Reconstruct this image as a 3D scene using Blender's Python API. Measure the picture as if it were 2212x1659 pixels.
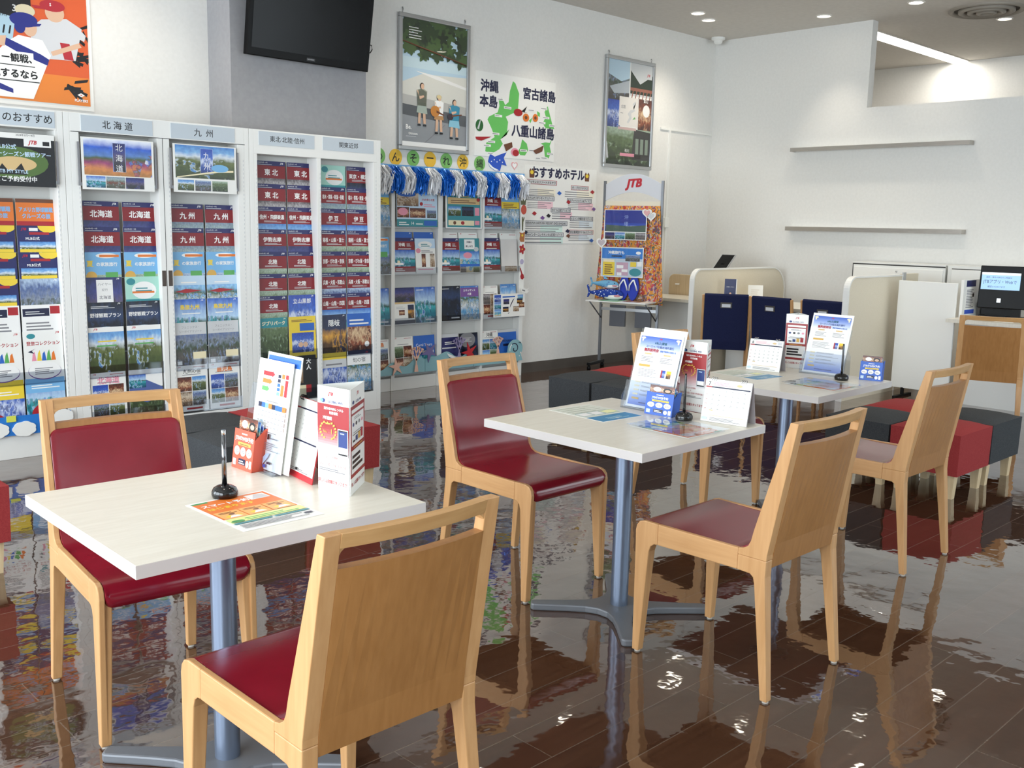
import bpy, bmesh, math, random
from mathutils import Vector, Matrix
R = math.radians
random.seed(7)
scn = bpy.context.scene
col = scn.collection
for o in list(bpy.data.objects):
    bpy.data.objects.remove(o)

# ---------------------------------------------------------------- camera, world, exposure
CAM_H = 1.4352
cam_d = bpy.data.cameras.new('camera')
cam_d.sensor_width = 36.0
cam_d.lens = 2129.5 / 2212.0 * 36.0
cam_d.clip_start = 0.02
cam = bpy.data.objects.new('camera', cam_d)
col.objects.link(cam)
yaw, pit, rol = R(45.84), R(9.13), R(1.255)
fw = Vector((math.cos(pit) * math.cos(yaw), math.cos(pit) * math.sin(yaw), -math.sin(pit)))
rt = Vector((math.sin(yaw), -math.cos(yaw), 0))
up = rt.cross(fw)
rt2 = math.cos(rol) * rt + math.sin(rol) * up
up2 = -math.sin(rol) * rt + math.cos(rol) * up
cam.matrix_world = Matrix(((rt2.x, up2.x, -fw.x, 0), (rt2.y, up2.y, -fw.y, 0), (rt2.z, up2.z, -fw.z, CAM_H), (0, 0, 0, 1)))
scn.camera = cam

world = bpy.data.worlds.new('world')
scn.world = world
world.use_nodes = True
bg = world.node_tree.nodes['Background']
bg.inputs[0].default_value = (0.80, 0.90, 1.0, 1)
bg.inputs[1].default_value = 3.0
scn.view_settings.view_transform = 'Standard'
scn.view_settings.look = 'None'
scn.view_settings.gamma = 1.0
scn.view_settings.use_curve_mapping = False
scn.view_settings.exposure = 0.0
scn.cycles.use_denoising = True
scn.cycles.max_bounces = 7
scn.cycles.diffuse_bounces = 4
scn.cycles.glossy_bounces = 4
scn.cycles.transparent_max_bounces = 12
scn.cycles.caustics_reflective = False
scn.cycles.caustics_refractive = False
scn.cycles.sample_clamp_indirect = 6.0

YW, XW, HC = 6.843, 9.778, 3.556      # left wall, right wall, ceiling height
XF = 12.75                            # far wall behind the low right wall
XN, YN = -2.6, -2.6                   # window wall and rear wall behind the viewer

def area(name, loc, rot, sx, sy, power, color):
    l = bpy.data.lights.new(name, 'AREA')
    l.shape = 'RECTANGLE'; l.size = sx; l.size_y = sy; l.energy = power; l.color = color
    o = bpy.data.objects.new(name, l)
    o.location = loc; o.rotation_euler = rot
    col.objects.link(o)
    return o
# daylight entering through the shop windows on the near left side (faces +x)
DAY = 150
for k, yc in enumerate((-0.25, 2.45, 5.15)):
    area('window_daylight', (XN + 0.02, yc, 1.62), (0, R(-90), 0), 2.3, 2.4, DAY, (0.87, 0.935, 1.0))
# daylight through the shop front behind the viewer (faces +y)
for xc, pw in ((3.2, 4), (5.9, 14), (8.45, 52)):
    area('window_daylight', (xc, YN + 0.02, 1.62), (R(90), 0, 0), 2.3, 2.5, pw, (0.92, 0.96, 1.0))

# ---------------------------------------------------------------- helpers
def lin(c):
    return tuple((x / 255 / 12.92) if x / 255 <= 0.04045 else ((x / 255 + 0.055) / 1.055) ** 2.4 for x in c[:3]) + (1,)
MATS = {}
def mat(name, rgb, rough=0.5, metal=0.0, spec=0.5, emit=0, coat=0.0):
    if name in MATS: return MATS[name]
    m = bpy.data.materials.new(name); m.use_nodes = True
    b = m.node_tree.nodes['Principled BSDF']
    b.inputs['Base Color'].default_value = lin(rgb)
    b.inputs['Roughness'].default_value = rough
    b.inputs['Metallic'].default_value = metal
    b.inputs['Specular IOR Level'].default_value = spec
    b.inputs['Coat Weight'].default_value = coat
    if emit:
        b.inputs['Emission Color'].default_value = lin(rgb)
        b.inputs['Emission Strength'].default_value = emit
    MATS[name] = m
    return m
def nodes(m): return m.node_tree.nodes, m.node_tree.links, m.node_tree.nodes['Principled BSDF']
def noise_mat(name, c1, c2, scale=(1, 1, 1), nscale=5, detail=4, rough=0.5, bump=0.0, bscale=None, bdist=0.002, spec=0.5, coat=0.0, metal=0.0, coords='Object'):
    if name in MATS: return MATS[name]
    m = mat(name, c1, rough, metal, spec, 0, coat)
    n, l, b = nodes(m)
    tc = n.new('ShaderNodeTexCoord'); mp = n.new('ShaderNodeMapping'); mp.inputs['Scale'].default_value = scale
    nz = n.new('ShaderNodeTexNoise'); nz.inputs['Scale'].default_value = nscale; nz.inputs['Detail'].default_value = detail
    rp = n.new('ShaderNodeValToRGB')
    rp.color_ramp.elements[0].color = lin(c1); rp.color_ramp.elements[1].color = lin(c2)
    rp.color_ramp.elements[0].position = 0.32; rp.color_ramp.elements[1].position = 0.68
    l.new(tc.outputs[coords], mp.inputs[0]); l.new(mp.outputs[0], nz.inputs['Vector'])
    l.new(nz.outputs['Fac'], rp.inputs[0]); l.new(rp.outputs[0], b.inputs['Base Color'])
    if bump:
        bp = n.new('ShaderNodeBump'); bp.inputs['Strength'].default_value = bump; bp.inputs['Distance'].default_value = bdist
        nb = nz
        if bscale:
            nb = n.new('ShaderNodeTexNoise'); nb.inputs['Scale'].default_value = bscale; nb.inputs['Detail'].default_value = 3
            l.new(tc.outputs[coords], nb.inputs['Vector'])
        l.new(nb.outputs['Fac'], bp.inputs['Height']); l.new(bp.outputs[0], b.inputs['Normal'])
    return m
def photo_mat(name, stops, dist=0.12, nscale=6, detail=5, rough=0.32, split=0.0):
    """a printed landscape: bands over the height of the print, broken up by noise"""
    if name in MATS: return MATS[name]
    m = mat(name, (128, 128, 128), rough)
    n, l, b = nodes(m)
    uv = n.new('ShaderNodeUVMap'); uv.uv_map = 'UVMap'
    sp = n.new('ShaderNodeSeparateXYZ'); l.new(uv.outputs[0], sp.inputs[0])
    nz = n.new('ShaderNodeTexNoise'); nz.inputs['Scale'].default_value = nscale; nz.inputs['Detail'].default_value = 2.0
    mp = n.new('ShaderNodeMapping'); mp.inputs['Location'].default_value = (len(name) * 1.7, len(MATS) * 2.3, 0); mp.inputs['Scale'].default_value = (1.3, .8, 1)
    l.new(uv.outputs[0], mp.inputs[0]); l.new(mp.outputs[0], nz.inputs['Vector'])
    ma = n.new('ShaderNodeMath'); ma.operation = 'MULTIPLY_ADD'; ma.inputs[1].default_value = dist * 2; 
    l.new(nz.outputs['Fac'], ma.inputs[0]); l.new(sp.outputs['Y'], ma.inputs[2])
    mb = n.new('ShaderNodeMath'); mb.operation = 'SUBTRACT'; mb.inputs[1].default_value = dist
    l.new(ma.outputs[0], mb.inputs[0])
    rp = n.new('ShaderNodeValToRGB')
    e = rp.color_ramp.elements
    while len(e) < len(stops): e.new(0.5)
    for k, (p, c) in enumerate(stops):
        e[k].position = p; e[k].color = lin(c)
    l.new(mb.outputs[0], rp.inputs[0])
    mx = n.new('ShaderNodeMixRGB'); mx.blend_type = 'OVERLAY'; mx.inputs[0].default_value = 0.6
    nz2 = n.new('ShaderNodeTexNoise'); nz2.inputs['Scale'].default_value = nscale * 2.2; nz2.inputs['Detail'].default_value = 6
    l.new(mp.outputs[0], nz2.inputs['Vector'])
    # patches of other picture tones so that a print reads as a busy photograph
    n5 = n.new('ShaderNodeTexNoise'); n5.inputs['Scale'].default_value = nscale * 1.5; n5.inputs['Detail'].default_value = 4
    l.new(mp.outputs[0], n5.inputs['Vector'])
    mr = n.new('ShaderNodeMapRange'); mr.inputs['From Min'].default_value = .33; mr.inputs['From Max'].default_value = .67; l.new(n5.outputs['Fac'], mr.inputs['Value'])
    rp2 = n.new('ShaderNodeValToRGB'); e2 = rp2.color_ramp.elements
    while len(e2) < len(stops): e2.new(0.5)
    for k, (p, c) in enumerate(stops):
        e2[k].position = p; e2[k].color = lin(c)
    l.new(mr.outputs[0], rp2.inputs[0])
    vo = n.new('ShaderNodeTexVoronoi'); vo.inputs['Scale'].default_value = nscale * .9; l.new(mp.outputs[0], vo.inputs['Vector'])
    sv = n.new('ShaderNodeSeparateXYZ'); l.new(vo.outputs['Color'], sv.inputs[0])
    gt = n.new('ShaderNodeMath'); gt.operation = 'GREATER_THAN'; gt.inputs[1].default_value = .58; l.new(sv.outputs['X'], gt.inputs[0])
    lo = n.new('ShaderNodeMath'); lo.operation = 'LESS_THAN'; lo.inputs[1].default_value = .62; l.new(sp.outputs['Y'], lo.inputs[0])
    mm2 = n.new('ShaderNodeMath'); mm2.operation = 'MULTIPLY'; l.new(gt.outputs[0], mm2.inputs[0]); l.new(lo.outputs[0], mm2.inputs[1])
    mf = n.new('ShaderNodeMath'); mf.operation = 'MULTIPLY'; mf.inputs[1].default_value = .75; l.new(mm2.outputs[0], mf.inputs[0])
    m3 = n.new('ShaderNodeMixRGB'); l.new(mf.outputs[0], m3.inputs[0]); l.new(rp.outputs[0], m3.inputs[1]); l.new(rp2.outputs[0], m3.inputs[2])
    l.new(m3.outputs[0], mx.inputs[1]); l.new(nz2.outputs['Fac'], mx.inputs[2])
    l.new(mx.outputs[0], b.inputs['Base Color'])
    return m
def clear_mat(name, rgb, fac=0.10, rough=0.04):
    if name in MATS: return MATS[name]
    m = bpy.data.materials.new(name); m.use_nodes = True
    n, l = m.node_tree.nodes, m.node_tree.links
    n.clear()
    o = n.new('ShaderNodeOutputMaterial'); mix = n.new('ShaderNodeMixShader')
    t = n.new('ShaderNodeBsdfTransparent'); t.inputs[0].default_value = lin(rgb)
    g = n.new('ShaderNodeBsdfGlossy'); g.inputs[0].default_value = (0.9, 0.92, 0.95, 1); g.inputs['Roughness'].default_value = rough
    fr = n.new('ShaderNodeFresnel'); fr.inputs[0].default_value = 1.45
    ad = n.new('ShaderNodeMath'); ad.operation = 'ADD'; ad.inputs[1].default_value = fac - 0.035; ad.use_clamp = True
    ge = n.new('ShaderNodeNewGeometry'); iv = n.new('ShaderNodeMath'); iv.operation = 'SUBTRACT'; iv.inputs[0].default_value = 1.0; l.new(ge.outputs['Backfacing'], iv.inputs[1])
    mu = n.new('ShaderNodeMath'); mu.operation = 'MULTIPLY'
    l.new(fr.outputs[0], ad.inputs[0]); l.new(ad.outputs[0], mu.inputs[0]); l.new(iv.outputs[0], mu.inputs[1]); l.new(mu.outputs[0], mix.inputs[0]); l.new(t.outputs[0], mix.inputs[1]); l.new(g.outputs[0], mix.inputs[2]); l.new(mix.outputs[0], o.inputs[0])
    MATS[name] = m
    return m

FONT_CACHE = {}
def glyphs(s, bold=0.0, shear=0.0):
    k = (s, bold, shear)
    if k in FONT_CACHE: return FONT_CACHE[k]
    c = bpy.data.curves.new('lettering', 'FONT')
    c.body = s; c.size = 1.0; c.shear = shear; c.resolution_u = 2
    c.align_x = 'LEFT'
    o = bpy.data.objects.new('lettering', c)
    me = bpy.data.meshes.new_from_object(o)
    vs = [(v.co.x, v.co.y) for v in me.vertices]
    fs = [tuple(p.vertices) for p in me.polygons]
    bpy.data.objects.remove(o); bpy.data.curves.remove(c); bpy.data.meshes.remove(me)
    if vs:
        x0 = min(v[0] for v in vs); x1 = max(v[0] for v in vs); y0 = min(v[1] for v in vs); y1 = max(v[1] for v in vs)
    else: x0 = y0 = 0; x1 = y1 = 1
    FONT_CACHE[k] = (vs, fs, x0, y0, x1, y1)
    return FONT_CACHE[k]

class MB:
    def __init__(s): s.v, s.f, s.m, s.u, s.mats, s.sm = [], [], [], [], [], []
    def mi(s, m):
        if m not in s.mats: s.mats.append(m)
        return s.mats.index(m)
    def add(s, vs, fs, m, uvs=None, M=None, smooth=False):
        b = len(s.v)
        for v in vs:
            v = Vector(v)
            if M is not None: v = M @ v
            s.v.append(tuple(v))
        i = s.mi(m)
        for k, f in enumerate(fs):
            s.f.append(tuple(b + x for x in f)); s.m.append(i); s.sm.append(smooth)
            s.u.append(uvs[k] if uvs else [(0, 0)] * len(f))
        return s
    def box(s, x0, y0, z0, x1, y1, z1, m, M=None):
        vs = [(x, y, z) for z in (z0, z1) for y in (y0, y1) for x in (x0, x1)]
        return s.add(vs, [(0, 2, 3, 1), (4, 5, 7, 6), (0, 1, 5, 4), (2, 6, 7, 3), (0, 4, 6, 2), (1, 3, 7, 5)], m, None, M)
    def cbox(s, cx, cy, cz, sx, sy, sz, m, M=None):
        return s.box(cx - sx / 2, cy - sy / 2, cz - sz / 2, cx + sx / 2, cy + sy / 2, cz + sz / 2, m, M)
    def prism(s, pts, ax, c0, c1, m, M=None, smooth=False):
        """extrude a closed outline along an axis; outline coordinates are the two other axes in order"""
        n = len(pts)
        def p3(a, b, c): return {'x': (c, a, b), 'y': (a, c, b), 'z': (a, b, c)}[ax]
        A = sum(pts[i][0] * pts[(i + 1) % n][1] - pts[(i + 1) % n][0] * pts[i][1] for i in range(n))
        if (A < 0) != (ax == 'y'): pts = pts[::-1]
        lo, hi = min(c0, c1), max(c0, c1)
        vs = [p3(a, b, lo) for a, b in pts] + [p3(a, b, hi) for a, b in pts]
        s.add(vs, [tuple(range(n))[::-1], tuple(range(n, 2 * n))], m, None, M)
        b = len(s.v) - 2 * n
        i = s.mi(m)
        for k in range(n):
            s.f.append((b + k, b + (k + 1) % n, b + n + (k + 1) % n, b + n + k)); s.m.append(i); s.u.append([(0, 0)] * 4); s.sm.append(smooth)
        return s
    def lathe(s, prof, c, m, n=28, M=None, smooth=True):
        vs = []; fs = []
        for r, z in prof:
            for k in range(n):
                a = 2 * math.pi * k / n
                vs.append((c[0] + r * math.cos(a), c[1] + r * math.sin(a), c[2] + z))
        for j in range(len(prof) - 1):
            for k in range(n):
                fs.append((j * n + k, j * n + (k + 1) % n, (j + 1) * n + (k + 1) % n, (j + 1) * n + k))
        return s.add(vs, fs, m, None, M, smooth)
    def tube(s, pts, r, m, n=8, M=None, rs=None):
        pts = [Vector(p) for p in pts]
        vs = []; fs = []
        ref = Vector((0, 0, 1))
        for i, p in enumerate(pts):
            t = (pts[min(i + 1, len(pts) - 1)] - pts[max(i - 1, 0)]).normalized()
            a = t.cross(ref)
            if a.length < 1e-3: a = t.cross(Vector((1, 0, 0)))
            a.normalize(); b = t.cross(a)
            rr = rs[i] if rs else r
            for k in range(n):
                w = 2 * math.pi * k / n
                vs.append(p + rr * (math.cos(w) * a + math.sin(w) * b))
        for i in range(len(pts) - 1):
            for k in range(n):
                fs.append((i * n + k, i * n + (k + 1) % n, (i + 1) * n + (k + 1) % n, (i + 1) * n + k))
        fs.append(tuple(range(n))[::-1]); fs.append(tuple((len(pts) - 1) * n + k for k in range(n)))
        return s.add(vs, fs, m, None, M, True)
    def ell(s, c, rx, ry, rz, m, nu=16, nv=10, M=None):
        prof = [(max(1e-4, math.sin(math.pi * j / nv)), -math.cos(math.pi * j / nv)) for j in range(nv + 1)]
        T = Matrix.Translation(c) @ Matrix.Diagonal((rx, ry, rz, 1))
        if M is not None: T = M @ T
        return s.lathe(prof, (0, 0, 0), m, nu, T)
    def mesh(s, name):
        me = bpy.data.meshes.new(name)
        me.from_pydata(s.v, [], s.f)
        for m in s.mats: me.materials.append(m)
        me.polygons.foreach_set('material_index', s.m)
        me.polygons.foreach_set('use_smooth', s.sm)
        uv = me.uv_layers.new(name='UVMap')
        flat = [c for f in s.u for p in f for c in p]
        uv.data.foreach_set('uv', flat)
        me.update()
        return me
    def build(s, name, parent=None, bevel=0, seg=2, loc=None, rot=None):
        o = bpy.data.objects.new(name, s.mesh(name))
        col.objects.link(o)
        if parent is not None: o.parent = parent
        if loc is not None: o.location = loc
        if rot is not None: o.rotation_euler = rot
        if bevel:
            b = o.modifiers.new('bevel', 'BEVEL'); b.width = bevel; b.segments = seg; b.limit_method = 'ANGLE'; b.angle_limit = R(40); b.harden_normals = False
        return o

class Card(MB):
    """a printed sheet: x to the right, z up from the bottom edge, printed face towards -y; positions are fractions of the sheet"""
    EPS = 0.00006
    def __init__(s, w, h, t, base):
        super().__init__()
        s.w, s.h, s.t, s.k, s.clip = w, h, t, 1, True
        s.box(-w / 2, -t, 0, w / 2, 0, h, base)
    def Y(s):
        s.k += 1
        return -s.t - s.EPS * (s.k - 1)
    def q(s, x, z): return ((x - 0.5) * s.w, z * s.h)
    def poly(s, pts, m, y=None):
        y = s.Y() if y is None else y
        if s.clip: pts = [(min(1, max(0, a)), min(1, max(0, b))) for a, b in pts]
        n = len(pts)
        A = sum(pts[i][0] * pts[(i + 1) % n][1] - pts[(i + 1) % n][0] * pts[i][1] for i in range(n))
        if A < 0: pts = pts[::-1]
        x0 = min(p[0] for p in pts); x1 = max(p[0] for p in pts); z0 = min(p[1] for p in pts); z1 = max(p[1] for p in pts)
        uv = [((p[0] - x0) / max(1e-6, x1 - x0), (p[1] - z0) / max(1e-6, z1 - z0)) for p in pts]
        s.add([(s.q(*p)[0], y, s.q(*p)[1]) for p in pts], [tuple(range(n))], m, [uv])
        return s
    def r(s, x0, z0, x1, z1, m): return s.poly([(x0, z0), (x1, z0), (x1, z1), (x0, z1)], m)
    def el(s, cx, cz, rx, rz, m, n=20):
        return s.poly([(cx + rx * math.cos(2 * math.pi * k / n), cz + rz * math.sin(2 * math.pi * k / n)) for k in range(n)], m)
    def lines(s, x0, z0, x1, z1, n, m, fill=0.45, seed=1):
        """rows of print too small to read"""
        rd = random.Random(seed); y = s.Y(); d = (z1 - z0) / n
        for k in range(n):
            e = x1 - (x1 - x0) * rd.random() * 0.35
            s.poly([(x0, z0 + d * k), (e, z0 + d * k), (e, z0 + d * (k + fill)), (x0, z0 + d * (k + fill))], m, y)
        return s
    def tx(s, x, z, size, txt, m, al='C', wmax=None, bold=0.0, shear=0.0, rot=0.0):
        vs, fs, x0, y0, x1, y1 = glyphs(txt, 0.0, shear)
        if not vs: return s
        sc = size * s.h
        sx = sc
        if wmax and (x1 - x0) * sc > wmax * s.w: sx = wmax * s.w / (x1 - x0)
        px, pz = s.q(x, z)
        ox = {'C': (x0 + x1) / 2, 'L': x0, 'R': x1}[al]; oy = (y0 + y1) / 2
        y = s.Y(); ca, sa = math.cos(rot), math.sin(rot)
        # heavier strokes: the same letters printed again a hair apart
        for dx, dz in (((0, 0),) if bold < .008 else ((-bold, -bold), (bold, bold), (-bold, bold), (bold, -bold))):
            s.add([(px + ((a + dx - ox) * sx) * ca - ((b + dz - oy) * sc) * sa, y, pz + ((a + dx - ox) * sx) * sa + ((b + dz - oy) * sc) * ca) for a, b in vs], fs, m)
            y -= s.EPS * .25
        return s
    def vt(s, x, z, size, txt, m, step=None, bold=0.0):
        for k, ch in enumerate(txt): s.tx(x, z - k * (step or size * 1.1), size, ch, m, bold=bold)
        return s

def tag(o, label, cat, group=None, kind=None):
    o['label'] = label; o['category'] = cat
    if group: o['group'] = group
    if kind: o['kind'] = kind
    return o
def thing(name, label, cat, loc=(0, 0, 0), rz=0, group=None):
    o = bpy.data.objects.new(name, None); o.empty_display_size = 0.05
    col.objects.link(o); o.location = loc; o.rotation_euler = (0, 0, rz)
    return tag(o, label, cat, group)
def struct(o):
    o['kind'] = 'structure'; return o
def dup(root, loc, rz, label, group=None):
    r = root.copy(); col.objects.link(r); r.location = loc; r.rotation_euler = (0, 0, rz); r['label'] = label
    if group: r['group'] = group
    for ch in list(root.children):
        c = ch.copy(); col.objects.link(c); c.parent = r
        for g in list(ch.children):
            d = g.copy(); col.objects.link(d); d.parent = c
    return r

# ---------------------------------------------------------------- materials
M_wall = noise_mat('wall_paint', (228, 227, 223), (232, 231, 227), nscale=40, rough=0.75, bump=0.12, bscale=160, bdist=0.001)
M_ceil = noise_mat('ceiling_paint', (205, 200, 192), (211, 206, 198), nscale=20, rough=0.8, bump=0.1, bscale=120)
M_pillar = noise_mat('grey_wall_paint', (150, 150, 153), (156, 156, 159), nscale=30, rough=0.7, bump=0.1, bscale=160)
M_base = noise_mat('baseboard_vinyl', (84, 78, 72), (92, 86, 80), nscale=8, rough=0.45)
M_white = mat('white_laminate', (236, 236, 232), 0.35)
M_whitem = mat('white_steel', (228, 229, 226), 0.4)
M_paper = mat('paper_white', (240, 240, 236), 0.55)
M_black = mat('black_plastic', (9, 9, 10), 0.4, 0, 0.18)
M_screen = mat('dark_screen', (5, 6, 8), 0.2, 0, 0.15)
M_alu = noise_mat('brushed_steel', (186, 180, 172), (170, 164, 156), scale=(1, 1, 40), nscale=12, rough=0.3, metal=0.65)
M_frame = mat('aluminium_frame', (190, 192, 194), 0.3, 0.85)
M_chrome = mat('chrome', (210, 212, 215), 0.12, 1.0)
M_pole = mat('blue_grey_steel', (126, 138, 158), 0.34, 0.75)
M_foot = mat('grey_cast_base', (112, 115, 120), 0.45, 0.2)
M_clear = clear_mat('clear_acrylic', (240, 243, 247), 0.11)
M_pocket = clear_mat('pocket_acrylic', (238, 240, 243), 0.09)
M_glass = clear_mat('poster_glass', (255, 255, 255), 0.05, 0.02)
M_pane = clear_mat('window_pane', (245, 250, 250), 0.06, 0.01)
def wood(name, c1, c2, axis='z'):
    sc = {'z': (30, 30, 2.2), 'x': (2.2, 30, 30), 'y': (30, 2.2, 30)}[axis]
    return noise_mat(name, c1, c2, scale=sc, nscale=2.2, detail=6, rough=0.38, bump=0.05, spec=0.4)
M_wood = wood('beech_wood', (190, 143, 94), (202, 156, 107))
M_woodx = wood('beech_wood_rail', (186, 142, 91), (199, 156, 105), 'x')
M_woody = wood('beech_wood_side', (190, 143, 94), (202, 156, 107), 'y')
M_veneer = wood('beech_veneer', (156, 108, 60), (168, 119, 69))
M_pale = wood('pale_maple_wood', (212, 188, 148), (222, 200, 162))
M_top = noise_mat('table_laminate', (218, 212, 198), (226, 221, 208), scale=(3, 25, 3), nscale=3, rough=0.3)
M_edge = mat('table_edging', (208, 203, 200), 0.35)
M_leather = noise_mat('red_leatherette', (120, 14, 32), (130, 20, 38), nscale=8, rough=0.21, bump=0.05, bscale=6, bdist=0.004, spec=0.6)
def weave(name, c1, c2):
    m = noise_mat(name, c1, c2, nscale=220, detail=1, rough=0.85, bump=0.25, bdist=0.001, spec=0.2)
    return m
M_stred = weave('red_stool_fabric', (146, 50, 52), (158, 60, 60))
M_stdark = weave('charcoal_stool_fabric', (54, 57, 60), (70, 72, 74))
M_navy = weave('navy_fabric', (20, 26, 58), (28, 34, 68))
M_beige = weave('beige_panel_fabric', (224, 214, 192), (229, 220, 201))

def floor_mat():
    m = mat('glossy_floor_tiles', (60, 38, 28), 0.035, 0, 0.9)
    n, l, b = nodes(m)
    tc = n.new('ShaderNodeTexCoord')
    br = n.new('ShaderNodeTexBrick')
    br.offset = 0.33
    br.inputs['Scale'].default_value = 1.0
    br.inputs['Brick Width'].default_value = 0.92
    br.inputs['Row Height'].default_value = 0.155
    br.inputs['Mortar Size'].default_value = 0.0016
    br.inputs['Mortar Smooth'].default_value = 0.1
    br.inputs['Color1'].default_value = lin((80, 54, 39)); br.inputs['Color2'].default_value = lin((66, 44, 32))
    br.inputs['Mortar'].default_value = lin((98, 82, 70))
    l.new(tc.outputs['Object'], br.inputs['Vector'])
    mp = n.new('ShaderNodeMapping'); mp.inputs['Scale'].default_value = (1.2, 26, 1)
    nz = n.new('ShaderNodeTexNoise'); nz.inputs['Scale'].default_value = 2.5; nz.inputs['Detail'].default_value = 6
    l.new(tc.outputs['Object'], mp.inputs[0]); l.new(mp.outputs[0], nz.inputs['Vector'])
    mx = n.new('ShaderNodeMixRGB'); mx.blend_type = 'OVERLAY'; mx.inputs[0].default_value = 0.55
    l.new(br.outputs['Color'], mx.inputs[1]); l.new(nz.outputs['Fac'], mx.inputs[2])
    l.new(mx.outputs[0], b.inputs['Base Color'])
    # wax coat: slow waves and a slight cup on every plank
    n2 = n.new('ShaderNodeTexNoise'); n2.inputs['Scale'].default_value = 3.2; n2.inputs['Detail'].default_value = 2.5
    l.new(tc.outputs['Object'], n2.inputs['Vector'])
    n3 = n.new('ShaderNodeTexNoise'); n3.inputs['Scale'].default_value = 15; n3.inputs['Detail'].default_value = 2
    l.new(tc.outputs['Object'], n3.inputs['Vector'])
    b1 = n.new('ShaderNodeBump'); b1.inputs['Strength'].default_value = 0.55; b1.inputs['Distance'].default_value = 0.0075
    l.new(n2.outputs['Fac'], b1.inputs['Height'])
    b2 = n.new('ShaderNodeBump'); b2.inputs['Strength'].default_value = 0.30; b2.inputs['Distance'].default_value = 0.0017
    l.new(n3.outputs['Fac'], b2.inputs['Height']); l.new(b1.outputs[0], b2.inputs['Normal'])
    b3 = n.new('ShaderNodeBump'); b3.inputs['Strength'].default_value = 0.6; b3.inputs['Distance'].default_value = 0.0012; b3.invert = True
    l.new(br.outputs['Fac'], b3.inputs['Height']); l.new(b2.outputs[0], b3.inputs['Normal'])
    l.new(b3.outputs[0], b.inputs['Normal'])
    b.inputs['Coat Weight'].default_value = 0.7; b.inputs['Coat Roughness'].default_value = 0.025; l.new(b3.outputs[0], b.inputs['Coat Normal'])
    return m
M_floor = floor_mat()

# ---------------------------------------------------------------- room shell
m = MB(); m.box(XN - 0.3, YN - 0.3, -0.08, XF + 0.2, YW + 0.2, 0, M_floor); struct(m.build('floor'))
m = MB(); m.box(XN - 0.3, YN - 0.3, HC, XF + 0.2, YW + 0.2, HC + 0.1, M_ceil); struct(m.build('ceiling'))
m = MB(); m.box(XN - 0.3, YW, 0, XF + 0.2, YW + 0.2, HC, M_wall); struct(m.build('wall_left'))
m = MB(); m.box(XF, YN - 0.3, 0, XF + 0.2, YW, HC, M_wall); struct(m.build('wall_back'))
m = MB(); m.prism([(YN, 0), (YW, 0), (YW, HC), (4.97, HC), (4.97, 2.70), (YN, 2.70)], 'x', XW, XW + 0.11, M_wall); struct(m.build('wall_right'))
m = MB(); m.box(3.529, 6.52, 0, 4.676, YW, HC, M_pillar); struct(m.build('wall_pillar'))
m = MB(); m.box(4.0, YW - 0.012, 0, XW, YW, 0.10, M_base); m.box(1.0, YW - 0.012, 0, 3.529, YW, 0.10, M_base); struct(m.build('baseboard_left'))
m = MB(); m.box(XW - 0.012, YN, 0, XW, YW - 0.012, 0.10, M_base); struct(m.build('baseboard_right'))
# shop front on the near side: piers, sill and lintel with three panes
def shopfront(name, axis, spans, lo, hi, zs, zt):
    w = MB()
    edges = [lo] + [e for s_ in spans for e in s_] + [hi]
    for k in range(0, len(edges), 2):
        a, b_ = edges[k], edges[k + 1]
        if axis == 'x': w.box(XN - 0.2, a, 0, XN, b_, HC, M_wall)
        else: w.box(a, YN - 0.2, 0, b_, YN, HC, M_wall)
    for a, b_ in spans:
        for z0, z1 in ((0, zs), (zt, HC)):
            if axis == 'x': w.box(XN - 0.2, a, z0, XN, b_, z1, M_wall)
            else: w.box(a, YN - 0.2, z0, b_, YN, z1, M_wall)
    struct(w.build(name))
shopfront('wall_front', 'x', [(-1.5, 1.0), (1.2, 3.7), (3.9, 6.4)], YN - 0.2, YW, 0.45, 2.8)
shopfront('wall_rear', 'y', [(2.0, 4.45), (4.7, 7.15), (7.3, 9.6)], XN, XF, 0.45, 2.8)
wi = 1
for a, b_ in [(-1.5, 1.0), (1.2, 3.7), (3.9, 6.4)]:
    m = MB(); m.box(XN - 0.11, a, 0.45, XN - 0.10, b_, 2.8, M_pane)
    for e in (a, b_ - 0.04): m.box(XN - 0.13, e, 0.45, XN - 0.08, e + 0.04, 2.8, M_frame)
    struct(m.build('window_%d' % wi)); wi += 1
for a, b_ in [(2.0, 4.45), (4.7, 7.15), (7.3, 9.6)]:
    m = MB(); m.box(a, YN - 0.11, 0.45, b_, YN - 0.10, 2.8, M_pane)
    for e in (a, b_ - 0.04): m.box(e, YN - 0.13, 0.45, e + 0.04, YN - 0.08, 2.8, M_frame)
    struct(m.build('window_%d' % wi)); wi += 1

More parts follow.
